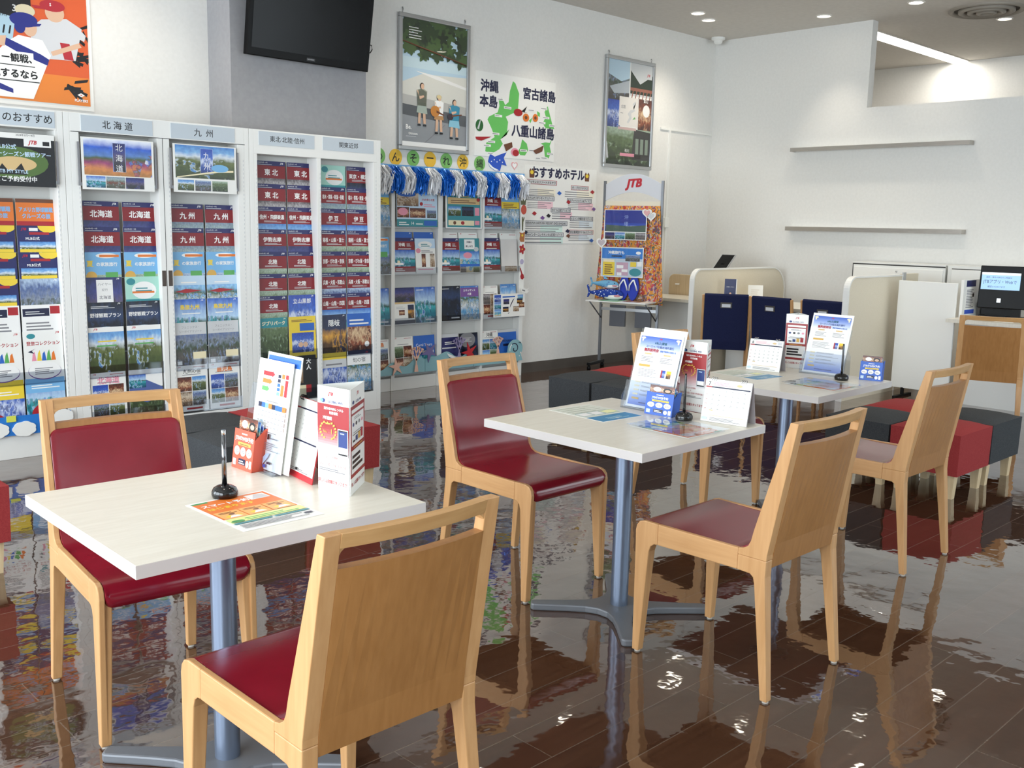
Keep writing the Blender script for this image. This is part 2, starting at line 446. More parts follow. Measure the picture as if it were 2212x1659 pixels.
# ---------------------------------------------------------------- ceiling fittings
M_lens = mat('lamp_lens', (255, 244, 224), 0.4, 0, 0.5, 14)
M_tube = mat('strip_lens', (255, 250, 240), 0.4, 0, 0.5, 9)
M_trim = mat('lamp_trim', (226, 222, 214), 0.4)
def downlight(x, y, label, power=38, tilt=(0, 0), cone=105, blend=1.0, r=0.062):
    t = thing('ceiling_downlight', label, 'ceiling light', (x, y, HC), 0, 'recessed ceiling downlights')
    g = MB(); g.lathe([(r + 0.018, 0.0), (r + 0.018, -0.006), (r + 0.004, -0.010), (r, -0.004), (r, 0.0)], (0, 0, 0), M_trim, 28); g.build('trim_ring', t)
    g = MB(); g.lathe([(r, -0.003), (r * 0.7, -0.004), (0.0005, -0.0045)], (0, 0, 0), M_lens, 28); g.build('lens', t)
    l = bpy.data.lights.new('lamp', 'SPOT'); l.energy = power; l.color = (1.0, 0.90, 0.76); l.spot_size = R(cone); l.spot_blend = blend; l.shadow_soft_size = 0.04
    o = bpy.data.objects.new('lamp', l); col.objects.link(o); o.parent = t; o.location = (0, 0, -0.03); o.rotation_euler = (R(tilt[0]), R(tilt[1]), 0)
    return t
SP = 58
downlight(8.40, 6.12, 'leftmost visible downlight, left one of the close pair', SP * .6, (10, 0))
downlight(8.74, 6.23, 'right one of the close pair of downlights near the corner', SP * .6, (10, 0))
downlight(9.30, 5.25, 'downlight alone in front of the high white wall beside the opening', SP * .6, (0, -6), 75)
downlight(9.30, 4.32, 'downlight at the top edge of the photo above the wall shelves', SP * .38, (0, -4), 80)
downlight(10.53, 3.98, 'downlight beside the round ceiling vent, beyond the low wall', SP * .3, (0, 8))
for x, y, w in ((2.75, 6.15, 'baseball poster'), (5.62, 6.15, 'beach poster'), (1.2, 6.15, 'left rack')):
    downlight(x, y, 'downlight out of frame in front of the %s wall' % w, SP * .75, (6, 0))
for k, (x, y, w) in enumerate(((6.9, 6.2, 'above the hotel poster'), (4.1, 5.3, 'above the rack aisle'), (1.6, 4.4, 'above the aisle near the left rack'), (7.0, 4.2, 'above the counter chairs'),
                 (0.9, 2.2, 'above the nearest table'), (2.7, 2.2, 'above the middle table'), (4.6, 2.4, 'above the farthest table'), (6.6, 2.2, 'above the stool cluster'),
                 (4.2, 0.4, 'above the aisle right of the tables'), (6.6, 0.2, 'far right of the aisle'), (8.2, 5.0, 'above the navy chairs'), (8.2, 3.8, 'above the white panel'), (8.2, 2.6, 'above the desk kiosk'))):
    downlight(x, y, 'downlight out of frame ' + w, SP * (.38 if y < 2.5 else .9))
# long fluorescent strip beyond the low wall
t = thing('strip_light', 'long white strip light in the ceiling beyond the low wall', 'ceiling light', (11.48, 5.29, HC))
m = MB(); m.box(-1.26, -0.11, -0.012, 1.26, 0.11, 0, M_trim); m.build('housing', t)
for x0, x1 in ((-1.24, -0.01), (0.01, 1.24)):
    m = MB(); m.box(x0, -0.095, -0.018, x1, 0.095, -0.012, M_tube); m.build('diffuser', t)
al = area('strip_glow', (11.48, 5.29, HC - 0.03), (0, 0, 0), 2.4, 0.18, 22, (1.0, 0.95, 0.86))
downlight(12.35, 5.29, 'downlight at the far end of the strip light beside the far wall', SP * .30, (0, 6))
# round ceiling diffuser
t = thing('ceiling_vent', 'round grey air vent with concentric rings in the ceiling', 'vent', (10.02, 3.96, HC))
M_vent = mat('vent_paint', (150, 143, 132), 0.5)
for k, (r0, dz) in enumerate(((0.34, 0.0), (0.25, -0.012), (0.17, -0.02), (0.09, -0.026))):
    m = MB(); m.lathe([(r0, 0.0), (r0, dz - 0.012), (r0 - 0.022, dz - 0.024), (r0 - 0.055, dz - 0.006), (r0 - 0.055, 0)], (0, 0, 0), M_vent, 40); m.build('ring', t)
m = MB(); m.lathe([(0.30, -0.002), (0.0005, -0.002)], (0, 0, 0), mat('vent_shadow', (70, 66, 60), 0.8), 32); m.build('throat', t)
# smoke sensor in the corner
t = thing('corner_sensor', 'small white sensor dome in the ceiling corner above the shelves', 'sensor', (9.60, 6.70, HC))
m = MB(); m.lathe([(0.075, 0), (0.075, -0.022), (0.05, -0.034)], (0, 0, 0), M_white, 24); m.build('base_plate', t)
m = MB(); m.lathe([(0.05, -0.034), (0.046, -0.055), (0.03, -0.07), (0.0005, -0.074)], (0, 0, 0), M_white, 24); m.build('dome', t)

# ---------------------------------------------------------------- steel wall shelves
for zt, zb, nm in ((2.322, 2.282, 'upper of two thin brushed steel shelves on the white wall'), (1.49, 1.447, 'lower of two thin brushed steel shelves on the white wall')):
    t = thing('wall_shelf', nm, 'shelf', (XW, 4.81, zb), 0, 'steel wall shelves')
    m = MB(); m.box(-0.10, -0.94, zt - zb - 0.006, 0, 0.94, zt - zb, M_whitem); m.build('shelf_board', t)
    m = MB(); m.box(-0.104, -0.94, 0, -0.096, 0.94, zt - zb, M_alu); m.box(-0.104, -0.944, 0, 0, -0.94, zt - zb, M_alu); m.box(-0.104, 0.94, 0, 0, 0.944, zt - zb, M_alu); m.build('steel_fascia', t)

# ---------------------------------------------------------------- television on the pillar
t = thing('television', 'black flat television hung on the grey pillar, tilted down', 'television', (4.126, 6.45, 2.575))
t.rotation_euler = (R(9), 0, 0)
m = MB(); m.box(-0.515, -0.01, 0, 0.515, 0.045, 0.66, M_black); m.build('casing', t, 0.006)
m = MB(); m.box(-0.485, -0.0125, 0.055, 0.485, -0.0102, 0.63, M_screen); m.build('screen', t)
cd = Card(0.07, 0.02, 0.0005, mat('bezel_dark', (20, 20, 22), 0.3)); cd.tx(0.5, 0.5, 0.55, 'MITSUBISHI', mat('silver_print', (190, 190, 190), 0.4), wmax=0.9)
o = cd.build('nameplate', t, loc=(0.0, -0.0108, 0.018))
m = MB(); m.box(-0.15, 0.045, 0.2, 0.15, 0.075, 0.5, M_black); m.box(-0.04, 0.06, 0.2, 0.04, 0.10, 0.35, M_black); m.build('wall_bracket', t)
m = MB(); m.tube([(0.517, 0.02, 0.20), (0.545, 0.02, 0.20), (0.555, 0.02, 0.17), (0.54, 0.02, 0.145), (0.517, 0.02, 0.14)], 0.004, M_black, 6); m.build('cable', t)
# ---------------------------------------------------------------- white cable conduit near the corner
t = thing('cable_conduit', 'thin white cable conduit running up the left wall near the corner', 'conduit', (8.97, YW, 0))
m = MB(); m.box(-0.012, -0.02, 0.70, 0.012, 0, 2.53, M_white); m.build('vertical_run', t)
m = MB(); m.box(-0.16, -0.014, 2.505, 0.78, 0, 2.525, M_white); m.build('horizontal_run', t)
m = MB(); m.box(-0.035, -0.03, 1.45, 0.035, 0, 1.56, M_white); m.build('switch_box', t, 0.004)
# ================================================================ dining chairs
def sstep(a):
    a = max(0.0, min(1.0, a)); return a * a * (3 - 2 * a)
def bow(x, z, w=0.195):
    return 0.020 * (1 - (x / w) ** 2) * sstep((z - 0.46) / 0.36)
def sweep(mb, prof, x0, x1, m, n=10, mb_bow=True, smooth=False, rc=0.0):
    """prof in (depth, z), depth grows towards the chair back; swept over x with the bowed back"""
    k = len(prof); vs = []; fs = []
    xs = [x0 + (x1 - x0) * i / n for i in range(n + 1)]
    if rc:
        e = [rc * (1 - math.sin(R(90 * k / 6))) for k in range(6, 0, -1)] + [rc]
        xs = [x0 + q for q in e] + [x0 + rc + (x1 - x0 - 2 * rc) * i / n for i in range(1, n)] + [x1 - q for q in e[::-1]]
    n = len(xs) - 1
    for x in xs:
        for d, z in prof:
            zz = z
            if rc:   # rounded corners at the top of the back and at the seat front
                q = max(0.0, rc - min(x - x0, x1 - x)); drop = rc - math.sqrt(max(0.0, rc * rc - q * q))
                if z > .75: zz = z - drop
                elif d < -.23 and z < .44: zz = min(.445, z + drop)
            vs.append((x, d + (bow(x, z) if mb_bow else 0), zz))
    for i in range(n):
        for j in range(k):
            fs.append((i * k + j, i * k + (j + 1) % k, (i + 1) * k + (j + 1) % k, (i + 1) * k + j))
    A = sum(prof[i][0] * prof[(i + 1) % k][1] - prof[(i + 1) % k][0] * prof[i][1] for i in range(k))
    if A < 0: fs = [f[::-1] for f in fs]
    e = [tuple(range(k)), tuple(n * k + j for j in range(k))[::-1]]
    if A > 0: e = [f[::-1] for f in e]
    mb.add(vs, [f[::-1] for f in fs + e], m, None, None, smooth)
M_glide = mat('leg_glide', (196, 190, 180), 0.5)
def make_chair():
    t = thing('dining_chair', 'x', 'chair')
    for s in (-1, 1):
        xo, xm, xi = s * 0.222, s * 0.205, s * 0.184
        def fr(name, pts, m, bev=0.003, parent=t, hi=None):
            # three lofted sections: the outer cheek stands up to the level of the upholstery
            hi = hi or pts; k = len(pts); g = MB(); bm = bmesh.new()
            rings = [[bm.verts.new((x, -f, z)) for f, z in pr] for x, pr in ((xo, hi), (xm, hi), (xm, pts), (xi, pts))]
            if name == 'leg':
                for v in rings[3]: v.co.x = s * (.184 + .010 * max(0, 1 - v.co.z / .36))
            for a, b_ in zip(rings, rings[1:]):
                for q in range(k): bm.faces.new((a[q], a[(q + 1) % k], b_[(q + 1) % k], b_[q]))
            bm.faces.new(rings[0][::-1]); bm.faces.new(rings[3])
            bmesh.ops.remove_doubles(bm, verts=bm.verts, dist=1e-5); bmesh.ops.dissolve_degenerate(bm, edges=bm.edges, dist=1e-6)
            bmesh.ops.recalc_face_normals(bm, faces=bm.faces); bm.verts.index_update()
            g.add([v.co.copy() for v in bm.verts], [tuple(v.index for v in f.verts) for f in bm.faces], m); bm.free()
            return g.build(name, parent, bev)
        lo_ = [(.262, .006), (.236, .006), (.214, .368), (.207, .388), (.193, .3985), (.18, .40)]
        lf = fr('leg', lo_ + [(.18, .458), (.226, .458), (.245, .452), (.257, .438), (.262, .425), (.262, .38)], M_wood, hi=lo_ + [(.18, .4715), (.238, .4725), (.258, .466), (.269, .452), (.273, .432), (.271, .38)])
        g = MB(); g.lathe([(0.010, 0), (0.010, 0.007)], (s * 0.208, -0.249, 0), M_glide, 12); g.build('foot_glide', lf)
        fr('side_rail', [(.18, .40), (.18, .458), (-.13, .456), (-.13, .402)], M_woody, hi=[(.18, .40), (.18, .4715), (-.13, .472), (-.13, .402)])
        lb = fr('leg', [(-.266, .006), (-.242, .006), (-.193, .372), (-.188, .391), (-.176, .400), (-.13, .402), (-.13, .452), (-.230, .452), (-.229, .40)], M_wood)
        g = MB(); g.lathe([(0.010, 0), (0.010, 0.007)], (s * 0.208, 0.254, 0), M_glide, 12); g.build('foot_glide', lb)
        fr('back_post', [(-.13, .452), (-.13, .456), (-.155, .459), (-.178, .469), (-.192, .49), (-.2, .53), (-.257, .80), (-.276, .893), (-.303, .893), (-.231, .47), (-.230, .452)], M_wood, hi=[(-.13, .452), (-.13, .472), (-.148, .476), (-.164, .487), (-.172, .504), (-.180, .54), (-.251, .80), (-.276, .893), (-.303, .893), (-.231, .47), (-.230, .452)])
    g = MB()
    sweep(g, [(.272, .862), (.295, .862), (.303, .893), (.276, .893)], -.185, .185, M_woodx, 12)
    for s in (-1, 1):   # rounded ends of the grip slot
        g.prism([(s * .186, .864), (s * .186, .838)] + [(s * (.186 - .024 + .024 * math.cos(R(a))), .838 + .024 * math.sin(R(a))) for a in (0, 22, 45, 67, 90)] + [(s * .162, .864)], 'y', .271, .294, M_woodx)
    g.build('top_rail', t, 0.003)
    g = MB()   # bent plywood shell: under the seat and up the back to the grip slot
    sweep(g, [(-.250, .398), (-.244, .398), (-.236, .44), (-.22, .4505), (.13, .4445), (.165, .449), (.19, .47), (.205, .52), (.258, .79), (.264, .822), (.290, .822), (.284, .79), (.237, .50), (.227, .423), (.205, .423), (.13, .434), (-.22, .440), (-.240, .434)], -.185, .185, M_veneer, 12)
    g.build('back_panel', t)
    g = MB()
    prof = [(-.250, .402), (-.262, .402), (-.272, .414), (-.276, .432), (-.270, .452), (-.255, .466), (-.232, .472), (-.10, .4685), (.09, .4675), (.128, .471), (.152, .483), (.168, .505), (.176, .535), (.247, .792), (.250, .801), (.256, .805), (.262, .802), (.203, .53), (.19, .475), (.165, .455), (.13, .449), (-.22, .453), (-.238, .445)]
    sweep(g, prof, -.204, .204, M_leather, 12, True, True, .026)
    o = g.build('seat_pad', t, 0.006, 3)
    for c in [o] + list(t.children_recursive):   # the frame narrows slightly towards the top
        if c.data is None or c.get('tapered'): continue
        for v in c.data.vertices: v.co.x *= 1.03 - 0.07 * v.co.z / 0.9; v.co.z *= .988
        c['tapered'] = 1
    for c in t.children_recursive:
        if 'tapered' in c: del c['tapered']
    return t
chair0 = make_chair()
CH = 'beech dining chairs with red seats'
chair0.location = (1.150, 1.735, 0); chair0.rotation_euler = (0, 0, R(180)); chair0['label'] = 'nearest wooden chair, its bare beech back towards the viewer in the foreground'; chair0['group'] = CH
for x, y, rz, lab in ((1.200, 2.787, -5.5, 'red padded wooden chair facing the viewer behind the nearest table'),
                      (2.790, 2.800, 0, 'red padded wooden chair facing the viewer at the middle table, left side'),
                      (2.775, 1.740, 180, 'wooden chair with its back to the viewer pulled up to the middle table'),
                      (4.225, 1.970, 180, 'wooden chair with its back to the viewer beside the farthest table and stools'),
                      (4.300, 3.010, -5, 'wooden chair mostly hidden behind the farthest table, only its legs showing'),
                      (7.445, 2.685, 108.7, 'bare backed wooden chair at the right edge in front of the kiosk monitor')):
    dup(chair0, (x, y, 0), R(rz), lab)

# ================================================================ tables
M_seam = mat('table_edge_line', (196, 190, 184), 0.5)
def make_table(w, d):
    t = thing('cafe_table', 'x', 'table')
    T = 0.72
    g = MB(); g.box(-w / 2, -d / 2, T - 0.0305, w / 2, d / 2, T - 0.001, M_edge); g.box(-w / 2 + 0.001, -d / 2 + 0.001, T - 0.001, w / 2 - 0.001, d / 2 - 0.001, T, M_top); g.build('tabletop', t)
    g = MB(); g.lathe([(0.033, 0.026), (0.033, T - 0.05)], (0, 0, 0), M_pole, 32); g.build('pole', t)
    g = MB(); g.lathe([(0.033, T - 0.05), (0.09, T - 0.046), (0.10, T - 0.031)], (0, 0, 0), M_foot, 24); g.build('mounting_plate', t)
    pts = []
    for k in range(4):
        a = R(45 + 90 * k)
        ca, sa = math.cos(a), math.sin(a)
        def P(r, s): return (r * ca - s * sa, r * sa + s * ca)
        pts += [P(0.085, -0.052), P(0.13, -0.036), P(0.20, -0.029), P(0.325, -0.024), P(0.335, -0.015), P(0.335, 0.015), P(0.325, 0.024), P(0.20, 0.029), P(0.13, 0.036), P(0.085, 0.052)]
    g = MB(); g.prism(pts, 'z', 0.0, 0.027, M_foot); g.build('base', t, 0.006, 2)
    return t
def table_at(x, y, w, d, rz, lab, px=0, py=0):
    t = make_table(w, d); t.location = (x, y, 0); t.rotation_euler = (0, 0, rz); t['label'] = lab; t['group'] = 'white topped pedestal tables'
    for c in t.children:
        if c.name.split('.')[0] in ('pole', 'base', 'mounting_plate'): c.location = (px, py, 0)
    return t
table_at(1.197, 2.289, .7635, .7023, R(-.9), 'nearest white topped table with the tall red and white card stand', -.027, -.028)
table_at(2.8245, 2.299, .7434, .744, R(.65), 'middle white topped table with blue box, flyers and July calendar', -.035, -.035)
table_at(4.307, 2.5055, .7434, .744, R(1.2), 'farthest white topped table with the August calendar', -.03, -.03)

# ================================================================ cube stools
def make_stool(w, d, fab, crown=0.028):
    t = thing('cube_stool', 'x', 'stool')
    nx = 10; vs = []; fs = []; h0, h1 = 0.135, 0.365
    g = MB()
    for i in range(nx + 1):
        for j in range(nx + 1):
            u, v = i / nx * 2 - 1, j / nx * 2 - 1
            e = (1 - abs(u) ** 3) * (1 - abs(v) ** 3)
            vs.append((u * w / 2, v * d / 2, h1 + crown * e ** 0.7))
    for i in range(nx):
        for j in range(nx):
            a = i * (nx + 1) + j; fs.append((a, a + nx + 1, a + nx + 2, a + 1))
    g.add(vs, fs, fab, None, None, True)
    n = nx + 1
    ring = [i * n for i in range(n)] + [nx * n + j for j in range(1, n)] + [i * n + nx for i in range(nx - 1, -1, -1)] + [j for j in range(nx - 1, 0, -1)]
    b = len(vs); vs2 = [vs[k] for k in ring]; L = len(ring)
    low = [(x * 0.985, y * 0.985, h0) for x, y, z in vs2]
    g.add(vs2 + low, [(k, L + k, L + (k + 1) % L, (k + 1) % L)[::-1] for k in range(L)] + [tuple(L + k for k in range(L))[::-1]], fab)
    g.build('cushion', t)
    for sx in (-1, 1):
        for sy in (-1, 1):
            g = MB()
            cx, cy = sx * (w / 2 - 0.05), sy * (d / 2 - 0.05)
            a, b_ = 0.026, 0.019
            g.add([(cx + i * b_, cy + j * b_, 0) for i, j in ((-1, -1), (1, -1), (1, 1), (-1, 1))] + [(cx + i * a, cy + j * a, h0) for i, j in ((-1, -1), (1, -1), (1, 1), (-1, 1))],
                  [(3, 2, 1, 0), (4, 5, 6, 7), (0, 1, 5, 4), (1, 2, 6, 5), (2, 3, 7, 6), (3, 0, 4, 7)], M_pale)
            g.build('leg', t)
    return t
st_r = make_stool(.45, .39, M_stred); st_d = make_stool(.45, .39, M_stdark)
SG = 'fabric cube stools'
def stool(src, x, y, lab, used=[]):
    if src in used: return dup(src, (x, y, 0), 0, lab, SG)
    used.append(src); src.location = (x, y, 0); src['label'] = lab; src['group'] = SG
stool(st_r, 5.60, 2.245, 'nearest red cube stool of the right hand cluster')
stool(st_d, 6.06, 2.245, 'charcoal cube stool at the right edge beside the red one')
stool(st_d, 5.60, 2.645, 'charcoal cube stool on the left of the right hand cluster')
stool(st_r, 6.06, 2.645, 'far red cube stool in the right hand cluster')
stool(st_d, 5.33, 4.68, 'charcoal cube stool near the shelf wall, left corner of its cluster')
stool(st_d, 5.33, 4.27, 'charcoal cube stool beside the table acrylic stand in the middle cluster')
stool(st_r, 5.80, 4.70, 'red cube stool near the pop-up display stand by the wall')
stool(st_d, 2.42, 4.83, 'charcoal cube stool in front of the brochure rack, far one behind the chair')
stool(st_d, 2.42, 4.42, 'charcoal cube stool right behind the nearest red chair')
stool(st_r, 2.88, 4.83, 'red cube stool in front of the brochure rack behind the table stand')
stool(st_r, 2.88, 4.40, 'red cube stool just showing right of the tall card stand')
stool(st_r, 1.00, 4.33, 'red cube stool cut by the left edge of the photo')

# ================================================================ counter area by the right wall
def rounded_panel(x0, x1, z0, z1, r0, r1, n=8):
    p = [(x0, z0)]
    p += [(x0 + r0 - r0 * math.cos(R(90 * k / n)), z1 - r0 + r0 * math.sin(R(90 * k / n))) for k in range(n + 1)] if r0 else [(x0, z1)]
    p += [(x1 - r1 + r1 * math.sin(R(90 * k / n)), z1 - r1 + r1 * math.cos(R(90 * k / n))) for k in range(n + 1)] if r1 else [(x1, z1)]
    return p + [(x1, z0)]
def partition(x0, x1, y, h, lab, r1=0.0):
    t = thing('counter_partition', lab, 'partition', (x0, y, 0), 0, 'beige counter partitions')
    L = x1 - x0
    g = MB(); g.prism(rounded_panel(0.014, L - 0.014, 0.0, h - 0.014, 0.11, r1), 'y', -0.02, 0.02, M_beige); g.build('fabric_panel', t)
    # white edging strip following the outline
    o = rounded_panel(0, L, 0, h, 0.12, r1 + 0.01 if r1 else 0); i_ = rounded_panel(0.014, L - 0.014, 0, h - 0.014, 0.11, r1)
    g = MB()
    for a, b_ in ((0, len(o) - 1),):
        for k in range(len(o) - 1):
            q = [o[k], o[k + 1], i_[k + 1], i_[k]]
            g.prism(q, 'y', -0.026, 0.026, M_white)
    g.build('edging', t)
    return t
partition(8.02, 9.72, 5.76, 1.055, 'beige counter partition with rounded white edge behind the navy chairs', 0.25)
partition(7.85, 8.86, 4.05, 1.07, 'beige counter partition with rounded white edge right of the navy chairs')
t = thing('counter_divider', 'narrow beige divider clipped to the far end of the right partition', 'partition', (8.88, 4.05, 0))
g = MB(); g.box(0, -0.015, 0, 0.32, 0.015, 1.075, M_beige); g.build('fabric_panel', t)
g = MB(); g.box(-0.02, -0.03, 1.0, 0.03, -0.015, 1.09, M_frame); g.build('clip', t)
# free standing white panel
t = thing('room_divider_screen', 'free-standing white panel on black feet beside the right partition', 'screen', (8.60, 3.69, 0), R(-90))
g = MB(); g.box(-0.245, -0.012, 0.075, 0.265, 0.012, 1.03, M_white); g.build('panel', t, 0.003)
for x in (-0.14, 0.2):
    g = MB(); g.box(x - 0.012, -0.012, 0.0, x + 0.012, 0.012, 0.08, M_black); g.box(x - 0.015, -0.16, 0, x + 0.015, 0.16, 0.018, M_black); g.build('foot', t)
# desks along the counter
def desk(x0, y0, x1, y1, lab, z=0.72):
    t = thing('service_desk', lab, 'desk', (x0, (y0 + y1) / 2, 0), 0, 'white service desks')
    w, d = x1 - x0, (y1 - y0) / 2
    g = MB(); g.box(0, -d, z - 0.03, w, d, z, M_top); g.build('desktop', t)
    g = MB(); g.box(0.22, -d + 0.04, 0, 0.24, d - 0.04, z - 0.03, M_whitem); g.build('front_panel', t)
    for y in (-d + 0.02, d - 0.05):
        g = MB(); g.box(0.24, y, 0, w - 0.05, y + 0.03, z - 0.03, M_whitem); g.build('side_panel', t)
    return t
desk(8.35, 5.80, 8.90, 6.82, 'white desk left of the first partition beside the flip-flop display')
desk(8.35, 4.09, 9.15, 5.72, 'white desk behind the three navy chairs')
desk(8.40, 2.20, 9.26, 3.42, 'white desk under the kiosk monitor at the right edge', 0.74)
# steel cabinets along the right wall
t = thing('filing_cabinet', 'low white steel cabinet with label holder along the right wall', 'cabinet', (9.40, 4.335, 0), 0, 'white steel cabinets')
g = MB(); g.box(0, -0.465, 0, 0.37, 0.465, 1.155, M_whitem); g.build('body', t, 0.003)
M_gap = mat('cabinet_gap', (60, 60, 60), 0.6)
g = MB(); g.box(-0.001, -0.464, 1.128, 0.0, 0.464, 1.140, M_gap); g.box(-0.001, 0.455, 0.05, 0.0, 0.4635, 1.128, M_gap); g.build('shadow_gap', t)
for k in range(3):
    g = MB(); g.box(-0.012, -0.445, 0.76 - 0.36 * k, 0, 0.445, 1.105 - 0.36 * k, M_white)
    d = g.build('drawer', t, 0.003)
    g = MB(); g.box(-0.02, -0.05, 0.99 - 0.36 * k, -0.012, 0.05, 1.03 - 0.36 * k, M_frame); g.build('label_holder', d)
    g = MB(); g.tube([(-0.02, 0.0, 1.075 - 0.36 * k), (-0.011, 0.0, 1.075 - 0.36 * k)], 0.008, M_frame, 10); g.build('lock', d)
t = thing('filing_cabinet', 'right hand white steel cabinet partly hidden by the monitor', 'cabinet', (9.40, 3.37, 0), 0, 'white steel cabinets')
g = MB(); g.box(0, -0.48, 0, 0.37, 0.48, 1.155, M_whitem); g.build('body', t, 0.003)
g = MB(); g.box(-0.012, -0.45, 0.06, 0, 0.44, 1.12, M_white); g.build('door', t, 0.003)
g = MB(); g.box(-0.001, -0.452, 1.12, 0, 0.442, 1.128, M_gap); g.box(-0.001, -0.452, 0.05, 0, -0.46, 1.128, M_gap); g.build('shadow_gap', t)
# tablet screen seen over the first partition
t = thing('tablet_screen', 'small dark tilted screen with silver rim showing above the left partition', 'screen', (8.86, 6.02, 0.72), R(-90))
Mt = Matrix.Translation((0, 0, 0.30)) @ Matrix.Rotation(R(-48), 4, 'X')
g = MB(); g.box(-0.085, -0.006, 0, 0.085, 0.008, 0.235, M_frame, Mt); g.build('casing', t)
g = MB(); g.box(-0.077, -0.0075, 0.01, 0.077, -0.006, 0.225, M_screen, Mt); g.build('display', t)
g = MB(); g.box(-0.06, 0.02, 0, 0.06, 0.16, 0.012, M_black); g.box(-0.015, 0.05, 0.01, 0.015, 0.08, 0.37, M_black); g.build('stand', t)
# navy upholstered counter chairs, backs to the room
def make_navy():
    t = thing('counter_chair', 'x', 'chair')
    w = 0.225
    for s in (-1, 1):
        g = MB(); g.prism([(.19, 0), (.225, 0), (.235, .40), (.285, .835), (.265, .84), (.205, .42)], 'x', s * (w - .002), s * (w - .024), M_wood); g.build('back_post', t, 0.003)
        g = MB(); g.box(min(s * w, s * (w - .03)), -.22, 0, max(s * w, s * (w - .03)), -.185, .40, M_wood); g.build('leg', t, 0.003)
        g = MB(); g.box(min(s * w, s * (w - .025)), -.19, .36, max(s * w, s * (w - .025)), .21, .40, M_wood); g.build('side_rail', t, 0.003)
    g = MB(); sweep(g, [(.205, .40), (.243, .32), (.258, .40), (.296, .835), (.285, .85), (.262, .85), (.25, .835)], -.20, .20, M_navy, 8, False); g.build('backrest', t, 0.006)
    g = MB(); g.box(-.2, -.225, .39, .2, .22, .45, M_navy); g.build('seat', t, 0.012, 3)
    Mh = Matrix.Translation((0, .287, .745)) @ Matrix.Rotation(R(-5), 4, 'X')
    g = MB(); g.box(-.052, -.004, -.026, .052, .006, .026, mat('handle_recess', (70, 66, 60), 0.4), Mh); g.build('grip_frame', t)
    g = MB(); g.box(-.040, .004, -.018, .040, .009, .012, mat('satin_silver', (206, 208, 212), .35), Mh); g.build('grip_plate', t)
    return t
nv = make_navy(); nv['label'] = 'leftmost navy upholstered chair, turned slightly, below the small blue card'; nv['group'] = 'navy counter chairs'
nv.location = (8.06, 5.375, 0); nv.rotation_euler = (0, 0, R(124))
dup(nv, (8.14, 4.755, 0), R(87), 'middle navy upholstered chair of the three at the counter', 'navy counter chairs')
dup(nv, (8.20, 4.285, 0), R(90), 'rightmost navy upholstered chair beside the beige partition', 'navy counter chairs')
# staff chair back left of the first partition
t = thing('staff_chair', 'beige rounded chair back with a hook left of the first partition', 'chair', (8.94, 6.53, 0), R(90))
M_tan = wood('tan_plywood', (190, 168, 134), (200, 178, 146))
g = MB(); g.prism(rounded_panel(-.18, .18, .50, .945, .07, .07), 'y', .0, .025, M_tan); g.build('backrest', t, 0.006)
g = MB(); g.box(-.17, -.42, .43, .17, .0, .47, M_tan); g.build('seat', t, 0.01)
for x in (-.15, .15):
    for y in (-.40, -.03):
        g = MB(); g.box(x - .015, y, 0, x + .015, y + .03, .44, M_tan); g.build('leg', t)
g = MB(); g.box(.03, .025, .83, .08, .045, .845, M_white); g.build('hook', t, .003)
# small cards on the counter
cd = Card(.12, .235, .004, mat('navy_print', (24, 34, 84), .4)); W = M_paper
P_faceless = mat('print_skin', (216, 178, 150), .5)
cd.r(.94, 0, 1, 1, W); cd.tx(.47, .66, .05, 'ご相談ください', W, wmax=.7); cd.el(.5, .36, .09, .07, P_faceless); cd.poly([(.28, 0), (.72, 0), (.66, .22), (.56, .28), (.44, .28), (.34, .22)], mat('print_suit', (14, 18, 40), .5)); cd.poly([(.47, .1), (.53, .1), (.56, .28), (.44, .28)], W)
o = cd.build('counter_card', None, loc=(8.46, 5.60, .72), rot=(R(-4), 0, R(-60))); tag(o, 'small navy card with a suited figure standing on the counter', 'card')
cd = Card(.15, .165, .003, M_paper); cd.lines(.2, .3, .8, .8, 4, mat('print_faint', (226, 222, 214), .5))
o = cd.build('counter_card', None, loc=(8.86, 5.56, .72), rot=(R(-8), 0, R(-50))); tag(o, 'plain white card standing on the counter between two navy chairs', 'card')
# kiosk monitor, printer and notices
M_lit = mat('lit_screen', (150, 188, 228), .4, 0, .5, .55)
t = thing('kiosk_monitor', 'black monitor with light blue lit screen at the right edge', 'monitor', (8.86, 3.03, .74), R(-78))
Mk = Matrix.Translation((0, 0, .085)) @ Matrix.Rotation(R(-6), 4, 'X')
g = MB(); g.box(-.30, -.03, 0, .30, .03, .36, M_black, Mk); g.build('casing', t, .006)
cd = Card(.30, .145, .001, M_lit); cd.r(0, .86, 1, 1, mat('lit_white', (240, 246, 250), .4, 0, .5, .55)); ink = mat('ink_navy', (30, 40, 90), .5)
cd.tx(.45, .72, .11, '国内・海外の旅行のご相談は', ink, wmax=.66); cd.tx(.48, .45, .26, 'JTBアプリ・Webで', ink, wmax=.86); cd.tx(.4, .17, .13, '確認いただけます', ink, wmax=.45)
o = cd.build('lit_display', t); o.matrix_parent_inverse = Matrix(); o.location = (-.135, -.0140, .245); o.rotation_euler = (R(-6), 0, 0)
g = MB(); g.box(-.09, .0, 0, .09, .14, .015, M_black); g.box(-.035, .02, .0, .035, .06, .2, M_black); g.build('stand', t)
g = MB(); g.box(-.15, -.032, .05, -.12, -.03, .085, M_frame, Mk); g.build('sticker', t)
t = thing('card_printer', 'black angular desk printer behind the monitor stand', 'printer', (9.10, 3.24, .74), R(-80))
g = MB(); g.prism([(-.16, 0), (.16, 0), (.16, .26), (.02, .30), (-.16, .10)], 'x', -.13, .13, M_black); g.build('casing', t, .006)
